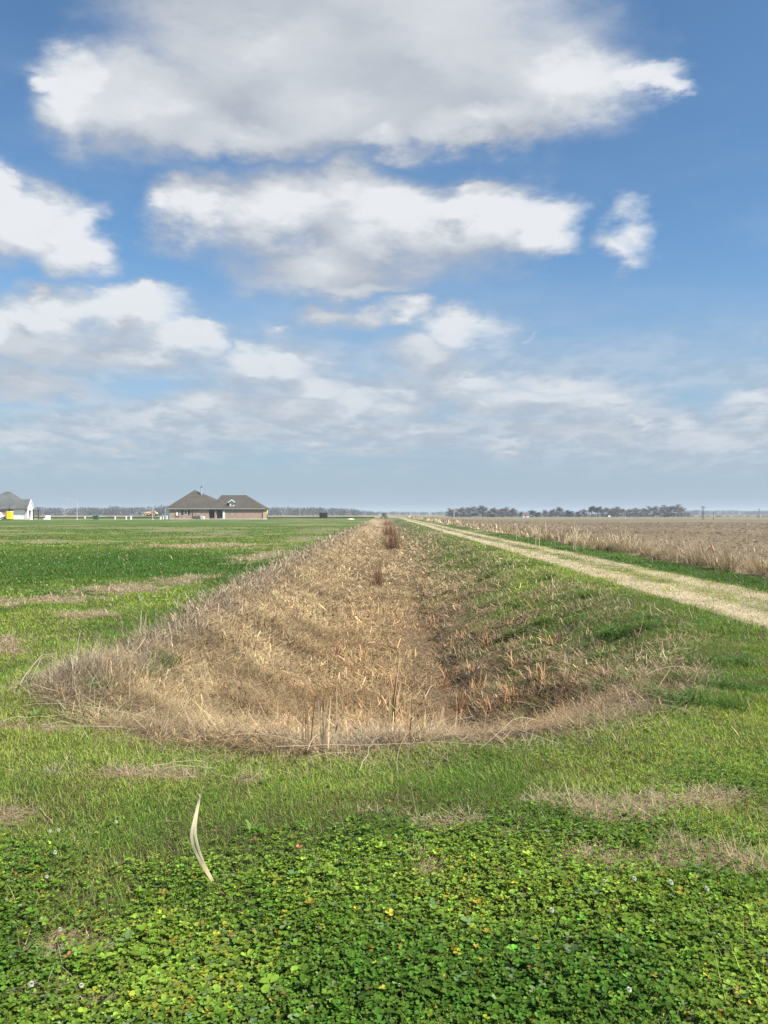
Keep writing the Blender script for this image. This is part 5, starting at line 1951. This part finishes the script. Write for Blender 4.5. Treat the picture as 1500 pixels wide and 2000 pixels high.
# green tufts on the right bank and by the track
def tuft_mesh(n):
    B = Bunch()
    B.add(*blades(rng.normal(0, 0.07, n), rng.normal(0, 0.07, n), np.full(n, -0.02), rng.uniform(0.10, 0.30, n), 0.007 * rng.uniform(0.6, 1.4, n), rng.uniform(0, 6.28, n), rng.uniform(0.1, 0.7, n), rng.uniform(0.5, 1.6, n),
                  jitter(n, (0.065, 0.14, 0.024), 0.25), 4, 0.15))
    return B


TM = [tuft_mesh(110).build('grass_tuft', M_GREEN) for _ in range(3)]
TS = [(1075, 1130), (1018, 1108), (995, 1102), (905, 1070), (880, 1072), (1150, 1165), (1262, 1210), (1275, 1225), (1200, 1240), (1020, 1185), (1005, 1240), (1130, 1215), (1330, 1330), (1400, 1340), (1440, 1300),
      (1365, 1300), (1300, 1290), (1240, 1330), (1190, 1345), (1060, 1215), (960, 1125), (930, 1095), (1180, 1285), (1460, 1350), (1420, 1380), (1290, 1370), (310, 1300), (285, 1320), (185, 1345), (1340, 1375)]
for i, (px, py) in enumerate(TS):
    x, y, z = ground_at(px, py)
    o = TM[i] if i < 3 else TM[i % 3].copy()
    if i >= 3:
        C.objects.link(o)
    o.location = (x, y, z)
    s = random.uniform(0.8, 1.5)
    o.scale = (s * 1.2, s * 1.2, s * 0.75)
    o.rotation_euler = (0, 0, random.uniform(0, 6.28))
    tag(o, 'green grass tuft growing among dead straw on the ditch bank', 'grass tuft', 'green tufts on the ditch banks')


# loose straw stems tangled along the near lip of the ditch
def loose_mesh(L, k):
    B = Bunch()
    n = 8
    r_ = random.Random(k)
    bend = r_.uniform(-0.12, 0.12)
    pts = [(L * (t - 0.5), L * bend * (1 - (2 * t - 1) ** 2), 0.05 * L * (1 - (2 * t - 1) ** 2)) for t in [i / (n - 1) for i in range(n)]]
    c = np.array((0.47, 0.39, 0.26)) * r_.uniform(0.75, 1.15)
    tube_path(B, pts, [0.0026 * (1 - 0.6 * i / n) for i in range(n)], c, 4)
    return B


LM = [loose_mesh(0.55 + 0.1 * k, k).build('straw_stem', M_STRAW) for k in range(5)]
for i in range(64):
    px = random.uniform(90, 1330)
    yl = 1408 + 78 * math.exp(-((px - 640) / 330.0) ** 2) - 40 * max(0, (px - 1050) / 280)
    py = min(yl + random.gauss(-22, 26), 1530)
    x, y, z = ground_at(px, py)
    o = LM[i] if i < 5 else LM[i % 5].copy()
    if i >= 5:
        C.objects.link(o)
    o.location = (x, y, z + random.uniform(0.04, 0.12))
    o.rotation_euler = (random.uniform(-0.25, 0.25), random.gauss(0, 0.28), random.uniform(0, 6.28))
    s = random.uniform(0.4, 1.0)
    o.scale = (s, s, s)
    tag(o, 'loose thin straw stem tangled in the dead grass at the near lip of the ditch', 'straw stem', 'loose straw stems at the near lip')
